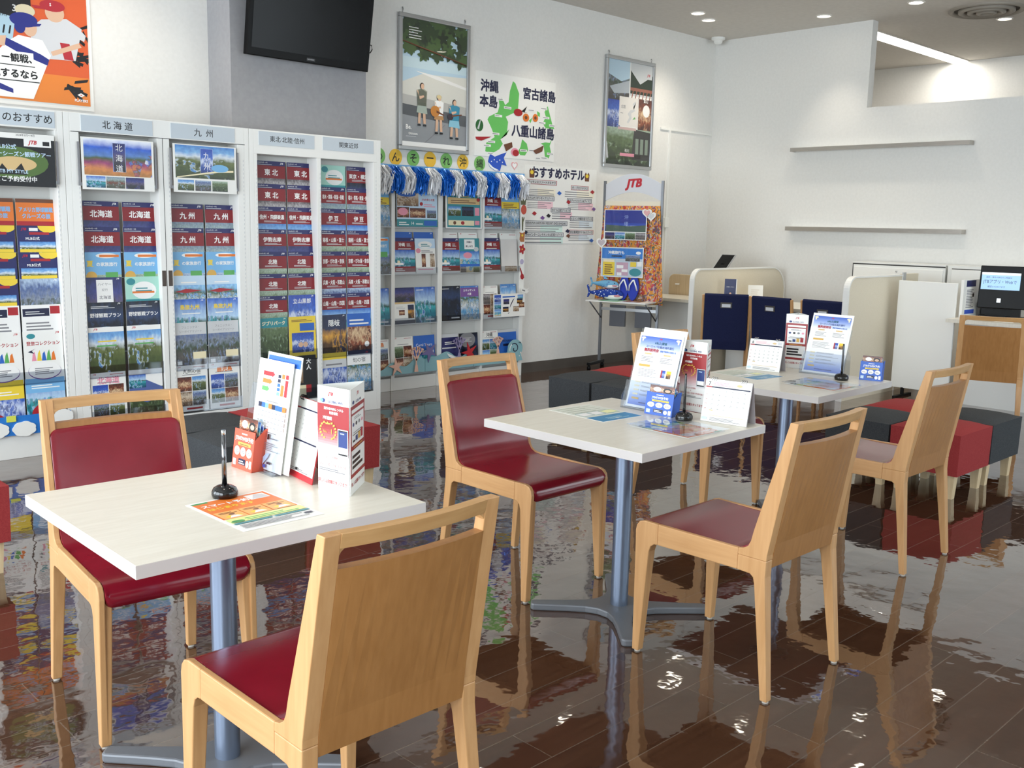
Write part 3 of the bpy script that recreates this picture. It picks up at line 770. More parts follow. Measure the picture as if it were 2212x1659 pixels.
g = MB(); g.prism([(-.12, .135), (.0, .292), (-.002, .297), (-.124, .139)], 'x', -.11, .05, mat('brown_paper_tray', (120, 78, 44), .5)); g.build('paper_tray', t)
t = thing('desk_divider', 'short white desk divider with a pinned blue and white notice', 'partition', (8.64, 3.40, 0))
g = MB(); g.box(0, -.012, .7405, .56, .012, 1.06, M_white); g.build('panel', t)
cd = Card(.21, .30, .001, M_paper)
cd.r(.02, .80, .98, .98, ink); cd.lines(.1, .2, .9, .74, 12, mat('ink_grey', (120, 120, 130), .6)); cd.r(.02, .02, .98, .14, mat('ink_blue', (60, 90, 190), .5)); cd.r(.7, .5, .86, .6, M_black)
o = cd.build('notice', None, loc=(8.79, 3.387, .76)); tag(o, 'blue and white paper notice pinned to the white desk divider', 'notice')
t = thing('cable_bundle', 'black cables lying on the kiosk desk under the monitor', 'cable', (8.70, 3.22, .74))
g = MB(); g.tube([(0, .08, .006), (.03, .05, .03), (.0, .0, .035), (-.02, -.05, .02), (.03, -.1, .006)], .005, M_black, 6); g.tube([(.05, .08, .006), (.0, .03, .02), (-.04, .01, .012), (-.03, -.06, .006)], .005, M_black, 6); g.build('cable', t)
o = MB().box(-.10, -.07, 0, .10, .07, .004, M_paper).build('paper_sheet', None, loc=(8.62, 3.02, .74), rot=(0, 0, R(12))); tag(o, 'white sheet of paper on the kiosk desk under the monitor', 'paper')

# ================================================================ pop-up display stand by the wall
ST = thing('display_stand', 'grey framed display stand with arched logo header and orange floral cloth', 'display stand', (7.72, 6.66, 0), R(-74))
W_ = .62
M_post = mat('grey_metal_post', (128, 130, 134), .35, .8)
for x in (0, W_):
    g = MB(); g.box(x - .012, -.012, .05, x + .012, .012, 1.90, M_post); g.build('post', ST)
    g = MB(); g.box(x - .018, -.26, .045, x + .018, .10, .075, M_black); fo = g.build('foot_bar', ST, .006)
    for y in (-.24, .08):
        g = MB(); g.lathe([(.001, 0), (.02, 0), (.02, .03), (.008, .045)], (x, y, 0), M_black, 12); g.build('caster', fo)
g = MB(); g.box(0, -.01, .60, W_, .01, .63, M_frame); g.build('crossbar', ST)
def arch(n=14):
    top = [(W_ * k / n, 1.86 + .11 * math.sin(math.pi * k / n)) for k in range(n + 1)]
    bot = [(W_ * (n - k) / n, 1.70 + .09 * math.sin(math.pi * k / n)) for k in range(n + 1)]
    return top + bot
g = MB(); g.prism(arch(), 'y', -.006, .006, mat('header_board', (214, 216, 222), .45)); hb = g.build('header_board', ST)
RED = mat('ink_red', (190, 28, 44), .5)
def logo(size, rot=0.0):
    cd = Card(.3, .2, .0002, M_paper)
    cd.v, cd.f, cd.m, cd.u, cd.sm, cd.mats = [], [], [], [], [], []
    cd.tx(.5, .5, size, 'JTB', RED, bold=.045, shear=.28, rot=rot)
    return cd
o = logo(.55, .06).build('logo_lettering', hb); o.location = (W_ / 2, -.0062, 1.765)
def cloth_mat():
    m = noise_mat('orange_print_cloth', (212, 142, 58), (220, 152, 70), nscale=20, rough=.8)
    n, l, b = nodes(m)
    tc = n.new('ShaderNodeTexCoord'); src = b.inputs['Base Color'].links[0].from_socket
    for sc, thr, c in ((17, .36, (176, 62, 50)), (21, .34, (120, 84, 116)), (29, .30, (88, 104, 92)), (14, .28, (196, 84, 90)), (37, .30, (196, 186, 190))):
        vo = n.new('ShaderNodeTexVoronoi'); vo.inputs['Scale'].default_value = sc
        mp = n.new('ShaderNodeMapping'); mp.inputs['Location'].default_value = (sc, sc * .3, sc * .7); mp.inputs['Scale'].default_value = (1.6, 1, .8)
        nz = n.new('ShaderNodeTexNoise'); nz.inputs['Scale'].default_value = 18
        ad = n.new('ShaderNodeMixRGB'); ad.inputs[0].default_value = .12
        l.new(tc.outputs['Object'], mp.inputs[0]); l.new(mp.outputs[0], ad.inputs[1]); l.new(tc.outputs['Object'], nz.inputs['Vector']); l.new(nz.outputs['Color'], ad.inputs[2])
        l.new(ad.outputs[0], vo.inputs['Vector'])
        lt = n.new('ShaderNodeMath'); lt.operation = 'LESS_THAN'; lt.inputs[1].default_value = thr; l.new(vo.outputs['Distance'], lt.inputs[0])
        mx = n.new('ShaderNodeMixRGB'); mx.inputs[2].default_value = lin(c); l.new(lt.outputs[0], mx.inputs[0]); l.new(src, mx.inputs[1]); src = mx.outputs[0]
    l.new(src, b.inputs['Base Color'])
    return m
M_cloth = cloth_mat()
# cloth hanging from the board, flaring towards its hem
def hanging_cloth():
    vs = []; fs = []; nx, nz = 28, 12
    for j in range(nz + 1):
        v = j / nz; z = 1.655 - .97 * v
        for i in range(nx + 1):
            u = i / nx
            x = W_ * (.015 + .97 * u) + (u - .45) * .15 * v
            y = -.022 - .016 * v * math.sin(u * 20) - .02 * v
            vs.append((x, y, z))
    for j in range(nz):
        for i in range(nx):
            a = j * (nx + 1) + i; fs.append((a, a + nx + 1, a + nx + 2, a + 1))
    g = MB(); g.add(vs, fs, M_cloth, None, None, True); return g
g = MB(); g.box(.012, -.006, .66, W_ - .012, .006, 1.70, mat('cream_board', (232, 226, 206), .6)); g.build('board', ST)
o = hanging_cloth().build('patterned_cloth', ST); sol = o.modifiers.new('thickness', 'SOLIDIFY'); sol.thickness = .003
g = MB(); g.box(-.02, -.33, .705, W_ + .0, -.03, .717, M_white); g.build('tray', ST)
for x in (.0, W_ - .02):
    g = MB(); g.tube([(x + .01, -.30, .705), (x + .01, -.01, .52)], .007, M_post, 8); g.build('brace', ST)
for x in (.10, .38):
    g = MB(); g.box(x, .0, .44, x + .17, .03, .69, mat('grey_plastic_pocket', (92, 94, 100), .5)); g.build('pocket', ST)
def onstand(x, y, z): return Matrix.Translation((7.72, 6.66, 0)) @ Matrix.Rotation(R(-74), 4, 'Z') @ Vector((x, y, z))
# ================================================================ print inks and pictures
def ink_(n, c, r=.4): return mat('ink_' + n, c, r)
I_red = ink_('brochure_red', (132, 20, 30)); I_navy = ink_('header_navy', (32, 34, 94)); I_wht = ink_('white', (242, 242, 240)); I_blk = ink_('black', (18, 18, 22))
I_yel = ink_('yellow', (236, 206, 60)); I_org = ink_('orange', (226, 120, 42)); I_sky = ink_('sky', (120, 180, 226)); I_blu = ink_('blue_print', (40, 100, 190)); I_tel = ink_('teal', (50, 140, 150))
I_grn = ink_('green', (92, 170, 90)); I_pnk = ink_('pink', (232, 150, 170)); I_gry = ink_('mid_grey', (130, 130, 134)); I_lgr = ink_('light_grey', (206, 208, 210)); I_pur = ink_('purple', (120, 80, 150)); I_cream = ink_('cream', (240, 228, 190)); I_dnv = ink_('dark_navy', (22, 26, 60)); I_lbl = ink_('pale_blue', (196, 220, 240)); I_gold = ink_('gold', (214, 170, 80)); I_brn = ink_('brown', (110, 66, 44)); I_drd = ink_('deep_red', (170, 30, 40)); I_mint = ink_('mint', (170, 220, 205)); I_tan = ink_('tan', (214, 184, 130))
PH = {
 'field': photo_mat('photo_flower_field', [(0, (176, 120, 60)), (.18, (206, 130, 70)), (.34, (150, 60, 110)), (.48, (70, 90, 50)), (.56, (90, 130, 190)), (.78, (40, 90, 200)), (1, (235, 240, 250))], .07, 4),
 'sea': photo_mat('photo_blue_sea', [(0, (14, 60, 90)), (.25, (20, 110, 130)), (.45, (60, 170, 180)), (.52, (40, 80, 60)), (.6, (180, 210, 235)), (1, (30, 90, 190))], .07, 4),
 'hill': photo_mat('photo_green_hills', [(0, (40, 50, 24)), (.3, (70, 84, 40)), (.55, (100, 110, 60)), (.68, (210, 220, 230)), (.8, (120, 170, 220)), (1, (70, 130, 200))], .10, 5),
 'town': photo_mat('photo_old_town', [(0, (50, 44, 44)), (.25, (90, 84, 82)), (.45, (60, 76, 56)), (.6, (130, 140, 156)), (.8, (80, 100, 150)), (1, (170, 190, 215))], .22, 8),
 'dusk': photo_mat('photo_dusk_sky', [(0, (22, 24, 34)), (.3, (52, 50, 60)), (.5, (90, 80, 110)), (.7, (56, 60, 130)), (1, (26, 30, 90))], .14, 6),
 'cliff': photo_mat('photo_grey_rocks', [(0, (60, 56, 58)), (.35, (120, 110, 106)), (.55, (70, 70, 72)), (.8, (170, 166, 168)), (1, (100, 92, 96))], .30, 7),
 'temple': photo_mat('photo_red_temple', [(0, (50, 54, 40)), (.3, (92, 98, 84)), (.5, (120, 42, 30)), (.6, (110, 118, 110)), (.8, (150, 168, 170)), (1, (120, 140, 160))], .20, 7),
 'snow': photo_mat('photo_snow_peaks', [(0, (30, 50, 110)), (.3, (50, 80, 160)), (.5, (210, 220, 240)), (.65, (60, 100, 190)), (1, (40, 70, 170))], .20, 6),
 'food': photo_mat('photo_dishes', [(0, (60, 30, 24)), (.3, (150, 80, 50)), (.5, (220, 190, 150)), (.7, (120, 60, 40)), (1, (70, 40, 34))], .40, 6),
 'forest': photo_mat('photo_forest', [(0, (24, 30, 18)), (.4, (60, 78, 40)), (.7, (90, 110, 70)), (1, (160, 180, 160))], .25, 8),
 'room': photo_mat('photo_room', [(0, (96, 70, 50)), (.4, (160, 130, 100)), (.7, (210, 196, 176)), (1, (120, 96, 76))], .25, 5),
 'night': photo_mat('photo_night', [(0, (8, 12, 20)), (.3, (18, 30, 50)), (.55, (10, 16, 34)), (.7, (40, 60, 100)), (1, (8, 12, 30))], .18, 5),
 'beach': photo_mat('photo_beach', [(0, (190, 170, 130)), (.2, (220, 210, 180)), (.35, (70, 180, 190)), (.55, (30, 110, 180)), (.62, (170, 210, 240)), (1, (40, 110, 200))], .08, 3),
 'pool': photo_mat('photo_pool_terrace', [(0, (190, 186, 170)), (.25, (70, 140, 190)), (.45, (220, 224, 226)), (.6, (60, 90, 60)), (.75, (140, 190, 230)), (1, (60, 120, 200))], .18, 5),
 'gold': photo_mat('photo_golden_light', [(0, (20, 14, 10)), (.3, (90, 60, 20)), (.5, (220, 160, 60)), (.65, (40, 50, 80)), (1, (20, 30, 70))], .14, 4),
}
def phr(cd, x0, z0, x1, z1, k): return cd.r(x0, z0, x1, z1, PH[k])
BW, BH, BT = .220, .310, .003
def brochure_red(title, pic, sub=True, size=.115):
    c = Card(BW, BH, BT, M_paper)
    c.r(0, 0, 1, 1, I_red); c.r(0, .90, 1, 1, I_navy); c.tx(.04, .963, .035, '2024年4月〜9月', I_wht, 'L', .4); c.lines(.04, .915, .55, .94, 1, I_lgr); c.tx(.93, .95, .05, 'JTB', I_wht, 'R', shear=.28, bold=.03)
    c.tx(.5, .755 if not sub else .77, size, title, I_wht, 'C', .86, .022)
    if sub: c.lines(.22, .655, .86, .70, 2, I_lgr)
    phr(c, 0, 0, 1, .62, pic); c.r(.03, .03, .5, .05, I_wht)
    return c
def brochure_family(pic):
    c = Card(BW, BH, BT, M_paper); c.r(0, 0, 1, 1, I_sky); phr(c, 0, 0, 1, .55, pic); c.el(.6, .93, .3, .05, I_wht); c.r(.4, .90, .95, .95, I_org)
    c.tx(.13, .77, .13, '夏', I_yel, bold=.03); c.tx(.60, .76, .085, 'の家族旅行', I_wht, 'C', .7, .02); c.el(.16, .52, .15, .10, I_gold); c.r(.55, .46, .9, .60, I_grn)
    return c
def brochure_pic(pic, title=None, ink=None, top=None, size=.10, tz=.88, base=None, split=0.0, extra=None, wmax=.86, bold=.015):
    c = Card(BW, BH, BT, M_paper)
    phr(c, 0, split, 1, 1, pic)
    if top: c.r(0, .78, 1, 1, top)
    if title: c.tx(.5, tz, size, title, ink or I_wht, 'C', wmax, bold)
    c.tx(.93, .965, .035, 'JTB', ink or I_wht, 'R', shear=.28, bold=.03)
    if extra: extra(c)
    return c
def brochure_sheet(title, ink, pics, size=.09, tz=.88, base=M_paper, tail=I_drd, bold=.01):
    c = Card(BW, BH, BT, base)
    c.tx(.08, .965, .035, 'JTB', RED, 'L', shear=.28, bold=.03); c.lines(.55, .95, .95, .975, 1, I_drd)
    title and c.tx(.5, tz, size, title, ink, 'C', .86, bold); c.lines(.2, .79, .8, .82, 1, I_gry)
    n = len(pics)
    for k, p in enumerate(pics):
        phr(c, .05 + .45 * (k % 2), .12 + .32 * (k // 2), .48 + .45 * (k % 2), .43 + .32 * (k // 2), p)
    c.r(.3, .04, .8, .08, tail)
    return c
DES = {}
def design(key):
    if key in DES: return DES[key]
    c = BD[key](); DES[key] = c.mesh('travel_brochure'); return DES[key]
def mlb():
    c = Card(BW, BH, BT, M_paper); c.r(0, 0, 1, 1, I_navy); c.el(.78, 1.0, .26, .13, I_yel, 24); c.tx(.1, .93, .06, 'JTB', RED, 'L', shear=.28, bold=.03); c.r(.30, .90, .52, .96, I_wht); c.r(.3, .83, .8, .88, I_drd); c.tx(.38, .76, .065, 'MLB公式', I_wht, 'C', .6, .02); phr(c, .05, .42, .95, .70, 'hill'); c.r(.05, .5, .95, .56, I_yel); c.r(.06, .05, .9, .3, I_blu); return c
def mlbw():
    c = Card(BW, BH, BT, M_paper); c.r(0, 0, 1, 1, I_wht); c.r(.03, .78, .7, .93, I_dnv); c.r(.72, .82, .97, .97, I_drd); c.lines(.1, .82, .6, .9, 2, I_lgr); c.lines(.1, .2, .9, .7, 8, I_gry); return c
def cruise():
    c = Card(BW, BH, BT, M_paper); c.r(0, 0, 1, 1, I_org); c.r(0, .93, 1, 1, I_brn); c.tx(.5, .80, .10, 'アメリカ野球観戦', I_sky, 'C', .84, .03); c.tx(.5, .68, .10, 'クルーズの旅', I_sky, 'C', .7, .03); phr(c, 0, 0, 1, .5, 'food'); c.r(0, .5, 1, .58, I_drd); return c
def collect():
    c = Card(BW, BH, BT, M_paper); c.tx(.92, .95, .045, 'JTB', RED, 'R', shear=.28, bold=.03); c.el(.2, .90, .11, .05, I_tel); c.tx(.5, .76, .085, '登旅コレクション', I_drd, 'C', .84, .02)
    for k, (x, i) in enumerate(((.25, I_pnk), (.38, I_yel), (.5, I_blu), (.62, I_grn), (.74, I_org))): c.poly([(x - .06, .42), (x + .06, .42), (x + .02, .60 + .03 * (k % 2)), (x - .03, .56)], i)
    c.el(.5, .22, .42, .17, I_pur, 30); c.el(.5, .23, .41, .16, I_wht, 30); c.lines(.25, .16, .75, .30, 4, I_gry); c.poly([(.1, .6), (.3, .66), (.2, .62), (.26, .56)], I_dnv); return c
def yellowpark():
    c = Card(BW, BH, BT, M_paper); c.r(0, 0, 1, 1, I_yel); c.lines(.1, .88, .9, .94, 2, I_brn); c.r(.4, .66, .95, .84, I_blu); phr(c, .1, .16, .92, .62, 'snow'); c.el(.42, .34, .09, .06, P_faceless); c.el(.6, .34, .09, .06, P_faceless); return c
def whiteteal(title=None):
    c = Card(BW, BH, BT, M_paper); c.r(0, 0, 1, 1, I_mint); c.el(.17, .9, .13, .07, I_tel); c.el(.55, .72, .36, .18, I_wht, 24); c.lines(.3, .70, .8, .80, 2, I_tel); c.r(.2, .66, .85, .70, I_org); c.r(0, .48, 1, .54, I_tel); c.r(.05, .1, .45, .42, I_wht); c.r(.52, .1, .95, .42, I_wht); c.el(.3, .3, .06, .05, I_dnv); return c
def blackbook():
    c = Card(BW, BH, BT, I_blk); c.vt(.72, .86, .13, '大人', I_wht, bold=.03); c.r(.05, .05, .6, .3, I_cream); phr(c, .05, .35, .5, .9, 'room'); c.r(.6, .12, .8, .3, I_drd); return c
def island(title, pic, ink=I_wht):
    c = Card(BW, BH, BT, M_paper); phr(c, 0, 0, 1, 1, pic); c.lines(.08, .91, .45, .95, 1, ink); c.tx(.93, .95, .045, 'JTB', ink, 'R', shear=.28, bold=.03); c.r(.5, .06, .92, .10, I_lgr); return c
def okred():
    c = Card(BW, BH, BT, M_paper); phr(c, 0, .14, 1, .66, 'sea'); c.r(0, .66, 1, .90, I_red); c.r(0, .90, 1, 1, I_navy); c.tx(.93, .95, .05, 'JTB', I_wht, 'R', shear=.28, bold=.03)
    c.tx(.38, .81, .11, '沖縄', I_wht, 'C', .4, .025); c.lines(.62, .76, .85, .86, 3, I_lgr); c.lines(.2, .68, .85, .73, 1, I_lgr); c.r(0, .05, 1, .20, I_red); c.lines(.05, .08, .5, .17, 2, I_wht); c.el(.2, .32, .07, .05, I_cream); c.r(.02, .24, .42, .30, I_wht); return c
def okyel():
    c = Card(BW, BH, BT, M_paper); phr(c, 0, 0, 1, 1, 'pool'); c.r(0, .60, 1, .80, I_yel); c.lines(.1, .63, .9, .77, 3, I_brn); c.r(0, .8, 1, 1, I_sky); c.tx(.5, .9, .08, '家族旅行', I_wht, 'C', .7, .02); return c
def okfun():
    c = Card(BW, BH, BT, M_paper); c.r(0, 0, 1, 1, I_tel); phr(c, 0, 0, 1, .62, 'beach'); c.r(.25, .68, .78, .97, I_wht); c.tx(.5, .89, .065, '沖縄の', I_dnv, 'C', .4, .02); c.tx(.5, .77, .065, '楽しみ方', I_dnv, 'C', .48, .02); c.el(.4, .50, .22, .09, I_pnk); c.el(.85, .68, .12, .07, I_lgr); c.r(0, .17, 1, .25, I_blu); phr(c, .02, 0, .3, .17, 'cliff'); phr(c, .66, 0, .98, .17, 'forest'); return c
def okwhite():
    c = Card(BW, BH, BT, M_paper); c.r(0, .72, 1, 1, I_lbl); c.el(.5, .82, .35, .10, I_wht, 20); c.lines(.3, .77, .75, .87, 2, I_tel); c.el(.15, .65, .12, .07, I_pnk); phr(c, .3, .18, .5, .56, 'food'); phr(c, .72, .18, .95, .56, 'room'); c.lines(.1, .1, .9, .16, 1, I_pnk); c.lines(.3, .6, .9, .68, 2, I_gry); return c
def hotel():
    c = Card(BW, BH, BT, M_paper); phr(c, 0, .6, 1, 1, 'dusk'); c.r(0, .55, 1, .6, I_tan); phr(c, .22, .24, .5, .38, 'food'); phr(c, .66, .14, .96, .52, 'gold'); c.r(0, 0, 1, .10, I_dnv); c.lines(.1, .42, .55, .5, 2, I_lgr); return c
def silver():
    c = Card(BW, BH, BT, M_paper); phr(c, 0, 0, 1, 1, 'night'); c.el(.45, .8, .42, .22, I_gry, 24); c.lines(.2, .74, .7, .88, 4, I_lgr); c.r(.0, .0, 1, .28, I_pur); c.lines(.2, .16, .8, .22, 1, I_wht); return c
def blank():
    c = Card(BW, BH, BT, mat('pale_grey_board', (214, 212, 210), .5)); phr(c, .2, 0, .95, .17, 'room'); return c
def sub(f, *a, **k): return lambda: f(*a, **k)
BD = {
 'hok': sub(brochure_red, '北海道', 'dusk', False, .15), 'kyu': sub(brochure_red, '九 州', 'temple', False, .15), 'toh': sub(brochure_red, '東 北', 'cliff', False, .15),
 'shin': sub(brochure_red, '信州・飛騨美濃', 'hill'), 'ise': sub(brochure_red, '伊勢志摩', 'dusk'), 'hkr': sub(brochure_red, '北陸', 'forest'), 'tokyo': sub(brochure_red, '東京・横浜', 'night'),
 'toch': sub(brochure_red, '栃木・群馬・新潟・房総', 'temple'), 'izu': sub(brochure_red, '伊 豆', 'beach', True, .13), 'hako': sub(brochure_red, '箱根・山梨・富士', 'forest'), 'kyo': sub(brochure_red, '京都・びわ湖・奈良', 'forest'),
 'hyo': sub(brochure_red, '兵庫・大阪・和歌山', 'town'), 'san': sub(brochure_red, '山陽・山陰・四国', 'beach'),
 'famh': sub(brochure_family, 'forest'), 'famk': sub(brochure_family, 'town'),
 'taxi': lambda: brochure_pic('dusk', None, None, None, extra=lambda c: (c.r(.28, .42, .74, .95, I_wht), c.tx(.51, .86, .07, 'ハイヤー', I_gry, 'C', .4), c.tx(.51, .75, .06, '紀行', I_gry, 'C', .3), c.tx(.51, .60, .08, '北海道', I_dnv, 'C', .42))),
 'rail': whiteteal, 'ball': sub(brochure_pic, 'night', '野球観戦プラン', I_wht, None, .095, .74, extra=lambda c: (c.el(.5, .42, .32, .09, I_lbl), c.lines(.1, .88, .8, .94, 2, I_lgr))),
 'hill': lambda: brochure_pic('hill', None, None, None, extra=lambda c: (c.r(0, .9, 1, 1, I_wht), c.tx(.2, .955, .05, 'JTB', RED, 'C', shear=.28, bold=.03), c.lines(.25, .70, .8, .76, 1, I_yel), c.lines(.22, .61, .8, .67, 1, I_grn))),
 'hoks': sub(brochure_sheet, '北海道', I_pnk, ('town', 'hill', 'snow', 'food'), .15, .84, bold=.035), 'kako': lambda: brochure_pic('forest', None, None, None, extra=lambda c: (c.r(0, .62, 1, 1, I_wht), c.poly([(0, .62), (.5, .78), (1, .6), (1, .42), (.5, .3), (0, .46)], ink_('slate_blue', (80, 100, 160))), c.tx(.5, .54, .06, 'KaKoMoKo', I_lbl, 'C', .6), phr(c, 0, .62, .5, .9, 'sea'))),
 'kyub': lambda: brochure_pic('pool', None, None, None, extra=lambda c: (c.r(0, .8, 1, 1, I_lbl), c.lines(.25, .84, .75, .90, 1, I_wht), c.poly([(.05, .66), (.4, .72), (.9, .68), (.4, .63)], I_drd))),
 'shima': lambda: brochure_pic('sea', None, None, None, extra=lambda c: (c.tx(.5, .83, .11, '島旅九州', I_yel, 'C', .8, .03), c.lines(.25, .68, .85, .73, 1, I_wht))),
 'phoe': lambda: brochure_pic('town', None, None, None, extra=lambda c: (c.r(0, .74, 1, 1, I_lgr), c.tx(.5, .90, .06, 'フェニックス・', I_gry, 'C', .7), c.tx(.5, .81, .06, 'シーガイアリゾート', I_gry, 'C', .7), c.r(.55, .2, .96, .36, I_cream), c.r(.05, .1, .2, .18, I_wht))),
 'kyus': sub(brochure_sheet, '九州の宿', I_blk, ('room', 'town', 'food', 'hill'), .10, .87), 'kago': sub(brochure_sheet, '鹿児島', I_org, ('hill', 'food', 'snow', 'town'), .12, .86, bold=.03),
 'tate': sub(brochure_pic, 'snow', '立山黒部', I_wht, None, .12, .86), 'jib': sub(brochure_pic, 'forest', 'ジブリパーク', I_cream, I_tel, .10, .88, bold=.03), 'park': yellowpark, 'dark': blackbook,
 'oki': sub(brochure_pic, 'gold', '隠岐', I_wht, None, .17, .80), 'usj': lambda: brochure_pic('food', None, None, None, extra=lambda c: (c.r(0, .68, 1, 1, I_blu), c.lines(.1, .73, .95, .90, 2, I_wht), c.r(0, 0, 1, .1, I_dnv), c.el(.82, .24, .1, .07, I_wht))),
 'yels': lambda: brochure_pic('snow', None, None, None, extra=lambda c: (c.r(0, .84, 1, 1, I_yel), c.r(0, .64, 1, .84, I_lgr), c.lines(.15, .70, .85, .78, 1, I_gry))),
 'yado': lambda: brochure_pic('pool', None, None, None, extra=lambda c: (c.r(0, .66, 1, 1, I_wht), c.tx(.5, .78, .13, '旬の宿', I_blk, 'C', .7), c.tx(.88, .95, .045, 'JTB', RED, 'R', shear=.28, bold=.03))),
 'mlb': mlb, 'mlbw': mlbw, 'cruise': cruise, 'city': sub(brochure_pic, 'town', None), 'coll': collect,
 'air': lambda: brochure_pic('sea', None, None, None, extra=lambda c: (c.r(0, .72, 1, 1, I_sky), c.lines(.15, .80, .9, .89, 2, I_wht), c.el(.5, .3, .38, .22, I_drd, 22), c.el(.55, .36, .2, .14, I_wht, 16))),
 'airy': lambda: brochure_pic('snow', None, None, None, extra=lambda c: (c.r(0, .64, 1, 1, I_yel), c.lines(.2, .72, .9, .82, 2, I_wht), c.el(.3, .25, .2, .12, I_drd, 18))),
 'okred': okred, 'okyel': okyel, 'okfun': okfun, 'okwhite': okwhite, 'hotel': hotel, 'silver': silver, 'blank': blank,
 'isl': sub(island, 'リゾート', 'sea'), 'blk': sub(island, 'ホテル', 'night'), 'pur': lambda: brochure_pic('pool', None, None, None, extra=lambda c: (c.r(0, .68, 1, .95, I_pur), c.tx(.5, .87, .08, 'ルネッサンス', I_wht, 'C', .85, .02), c.tx(.5, .76, .08, 'の夏', I_wht, 'C', .4, .02))),
 'bridge': sub(island, 'りゅうきゅう', 'hill'), 'menu': sub(brochure_sheet, None, I_brn, ('food', 'room', 'forest', 'food'), .07, .9, M_paper, I_brn), 'coral': lambda: brochure_pic('sea', None, None, None, extra=lambda c: (c.r(0, .45, 1, 1, I_blu), c.tx(.5, .74, .11, 'Coral Tours', I_wht, 'C', .8, .005, ), c.r(.4, .5, .95, .58, I_lgr))),
 'deep': lambda: brochure_pic('snow', None, None, None, extra=lambda c: (c.r(0, .35, 1, .9, I_navy), c.r(0, .9, 1, 1, I_lgr), c.lines(.25, .70, .8, .80, 2, I_wht), c.lines(.1, .58, .9, .66, 1, I_lgr))),
 'okis': sub(brochure_sheet, '沖縄', I_blk, ('beach', 'forest', 'hill', 'sea'), .14, .88), 'okb': lambda: brochure_pic('beach', None, None, None, extra=lambda c: (c.r(0, .3, 1, .92, I_blu), c.r(0, .92, 1, 1, I_lgr), c.tx(.5, .66, .09, 'OKINAWA', I_dnv, 'C', .7, .02), c.r(.25, .5, .75, .57, I_dnv))),
 'wr': sub(brochure_sheet, None, I_drd, ('food', 'room', 'cliff', 'room'), .06, .93), 'chura': sub(brochure_pic, 'pool', None, I_wht, I_blu),
}
DESC = {'hok': 'red Hokkaido brochure', 'kyu': 'red Kyushu brochure', 'toh': 'red Tohoku brochure', 'shin': 'red Shinshu and Hida brochure', 'ise': 'red Ise-Shima brochure', 'hkr': 'red Hokuriku brochure', 'tokyo': 'red Tokyo and Yokohama brochure',
 'toch': 'red Tochigi and Gunma brochure', 'izu': 'red Izu brochure', 'hako': 'red Hakone and Fuji brochure', 'kyo': 'red Kyoto and Nara brochure', 'hyo': 'red Hyogo and Osaka brochure', 'san': 'red Sanyo and Shikoku brochure',
 'famh': 'pale blue summer family brochure with gold disc', 'famk': 'pale blue summer family brochure', 'taxi': 'navy brochure with white title panel', 'rail': 'white and teal rail brochure', 'ball': 'dark baseball stadium brochure', 'hill': 'tall green hills brochure',
 'hoks': 'white brochure with pink Hokkaido title', 'kako': 'white, green and slate blue brochure', 'kyub': 'pale blue seaside brochure', 'shima': 'blue island brochure with yellow title', 'phoe': 'tall grey topped city view brochure', 'kyus': 'white inn brochure with black title', 'kago': 'white brochure with orange Kagoshima title',
 'tate': 'blue snowy mountain brochure', 'jib': 'teal topped forest park brochure', 'park': 'yellow theme park brochure', 'dark': 'black brochure with white lettering', 'oki': 'dark blue and gold island brochure', 'usj': 'blue topped brochure with white lettering', 'yels': 'yellow topped sea brochure', 'yado': 'white topped inn brochure with black brush title',
 'mlb': 'navy baseball tour brochure with yellow corner', 'mlbw': 'white baseball tour leaflet with red box', 'cruise': 'orange cruise brochure', 'city': 'dark townscape brochure', 'coll': 'white brochure with colourful landmarks', 'air': 'sky blue brochure with red shape', 'airy': 'yellow topped brochure with red shape',
 'okred': 'red topped Okinawa brochure', 'okyel': 'yellow banded family brochure', 'okfun': 'teal brochure with white title box', 'okwhite': 'white and pale blue brochure', 'hotel': 'white hotel brochure under a purple sky', 'silver': 'grey brochure with oval emblem', 'blank': 'blank pale grey board', 'isl': 'blue island sea brochure', 'blk': 'black hotel brochure', 'pur': 'purple and blue resort brochure', 'bridge': 'blue sky and green island brochure',
 'menu': 'white and brown inn brochure', 'coral': 'bright blue coral tours brochure', 'deep': 'deep navy blue brochure', 'okis': 'white brochure with black Okinawa title', 'okb': 'blue brochure with dark OKINAWA title', 'wr': 'white and red hotel guide', 'chura': 'blue topped sea brochure'}
def put(key, x, ztop, y, lab, group, sx=1.0, sz=1.0, tilt=2.2):
    me = design(key)
    o = bpy.data.objects.new('travel_brochure', me); col.objects.link(o)
    o.location = (x, y, ztop - BH * sz); o.rotation_euler = (R(-tilt), 0, 0); o.scale = (sx, 1, sz)
    return tag(o, lab, 'brochure', group)
ORD = ('first', 'second', 'third', 'fourth', 'fifth', 'sixth', 'seventh', 'eighth', 'ninth')
YB = 6.245
def rack_pos(x, z, y): s = y / 6.17; return x * s, CAM_H + (z - CAM_H) * s
GB = 'brochures in the big white racks'
def fill(colname, xs, wid, rows, k0):
    """rows: list of (left key, right key); row k has its top edge at 1.84 - .155 k"""
    for r, keys in enumerate(rows):
        k = k0 + r
        zt = 1.838 - .155 * k if k < 8 else .467
        y = YB - .011 * k
        for c, key in enumerate(keys):
            if key is None: continue
            side = ('left', 'right')[c]
            if len(set(keys)) == 2: lab = '%s, %s row, %s' % (DESC[key], ORD[r], colname)
            else: lab = '%s, %s of pair, %s row, %s' % (DESC[key], side, ORD[r], colname)
            x, z = rack_pos(xs[c], zt, y)
            put(key, x, z, y, lab, GB, wid / BW)
fill('Hokkaido column', (2.448, 2.690), .222, [('hok', 'hok'), ('hok', 'hok'), ('famh', 'famh'), ('taxi', 'rail'), ('ball', 'ball'), ('hill', 'hill'), ('hoks', 'kako')], 2)
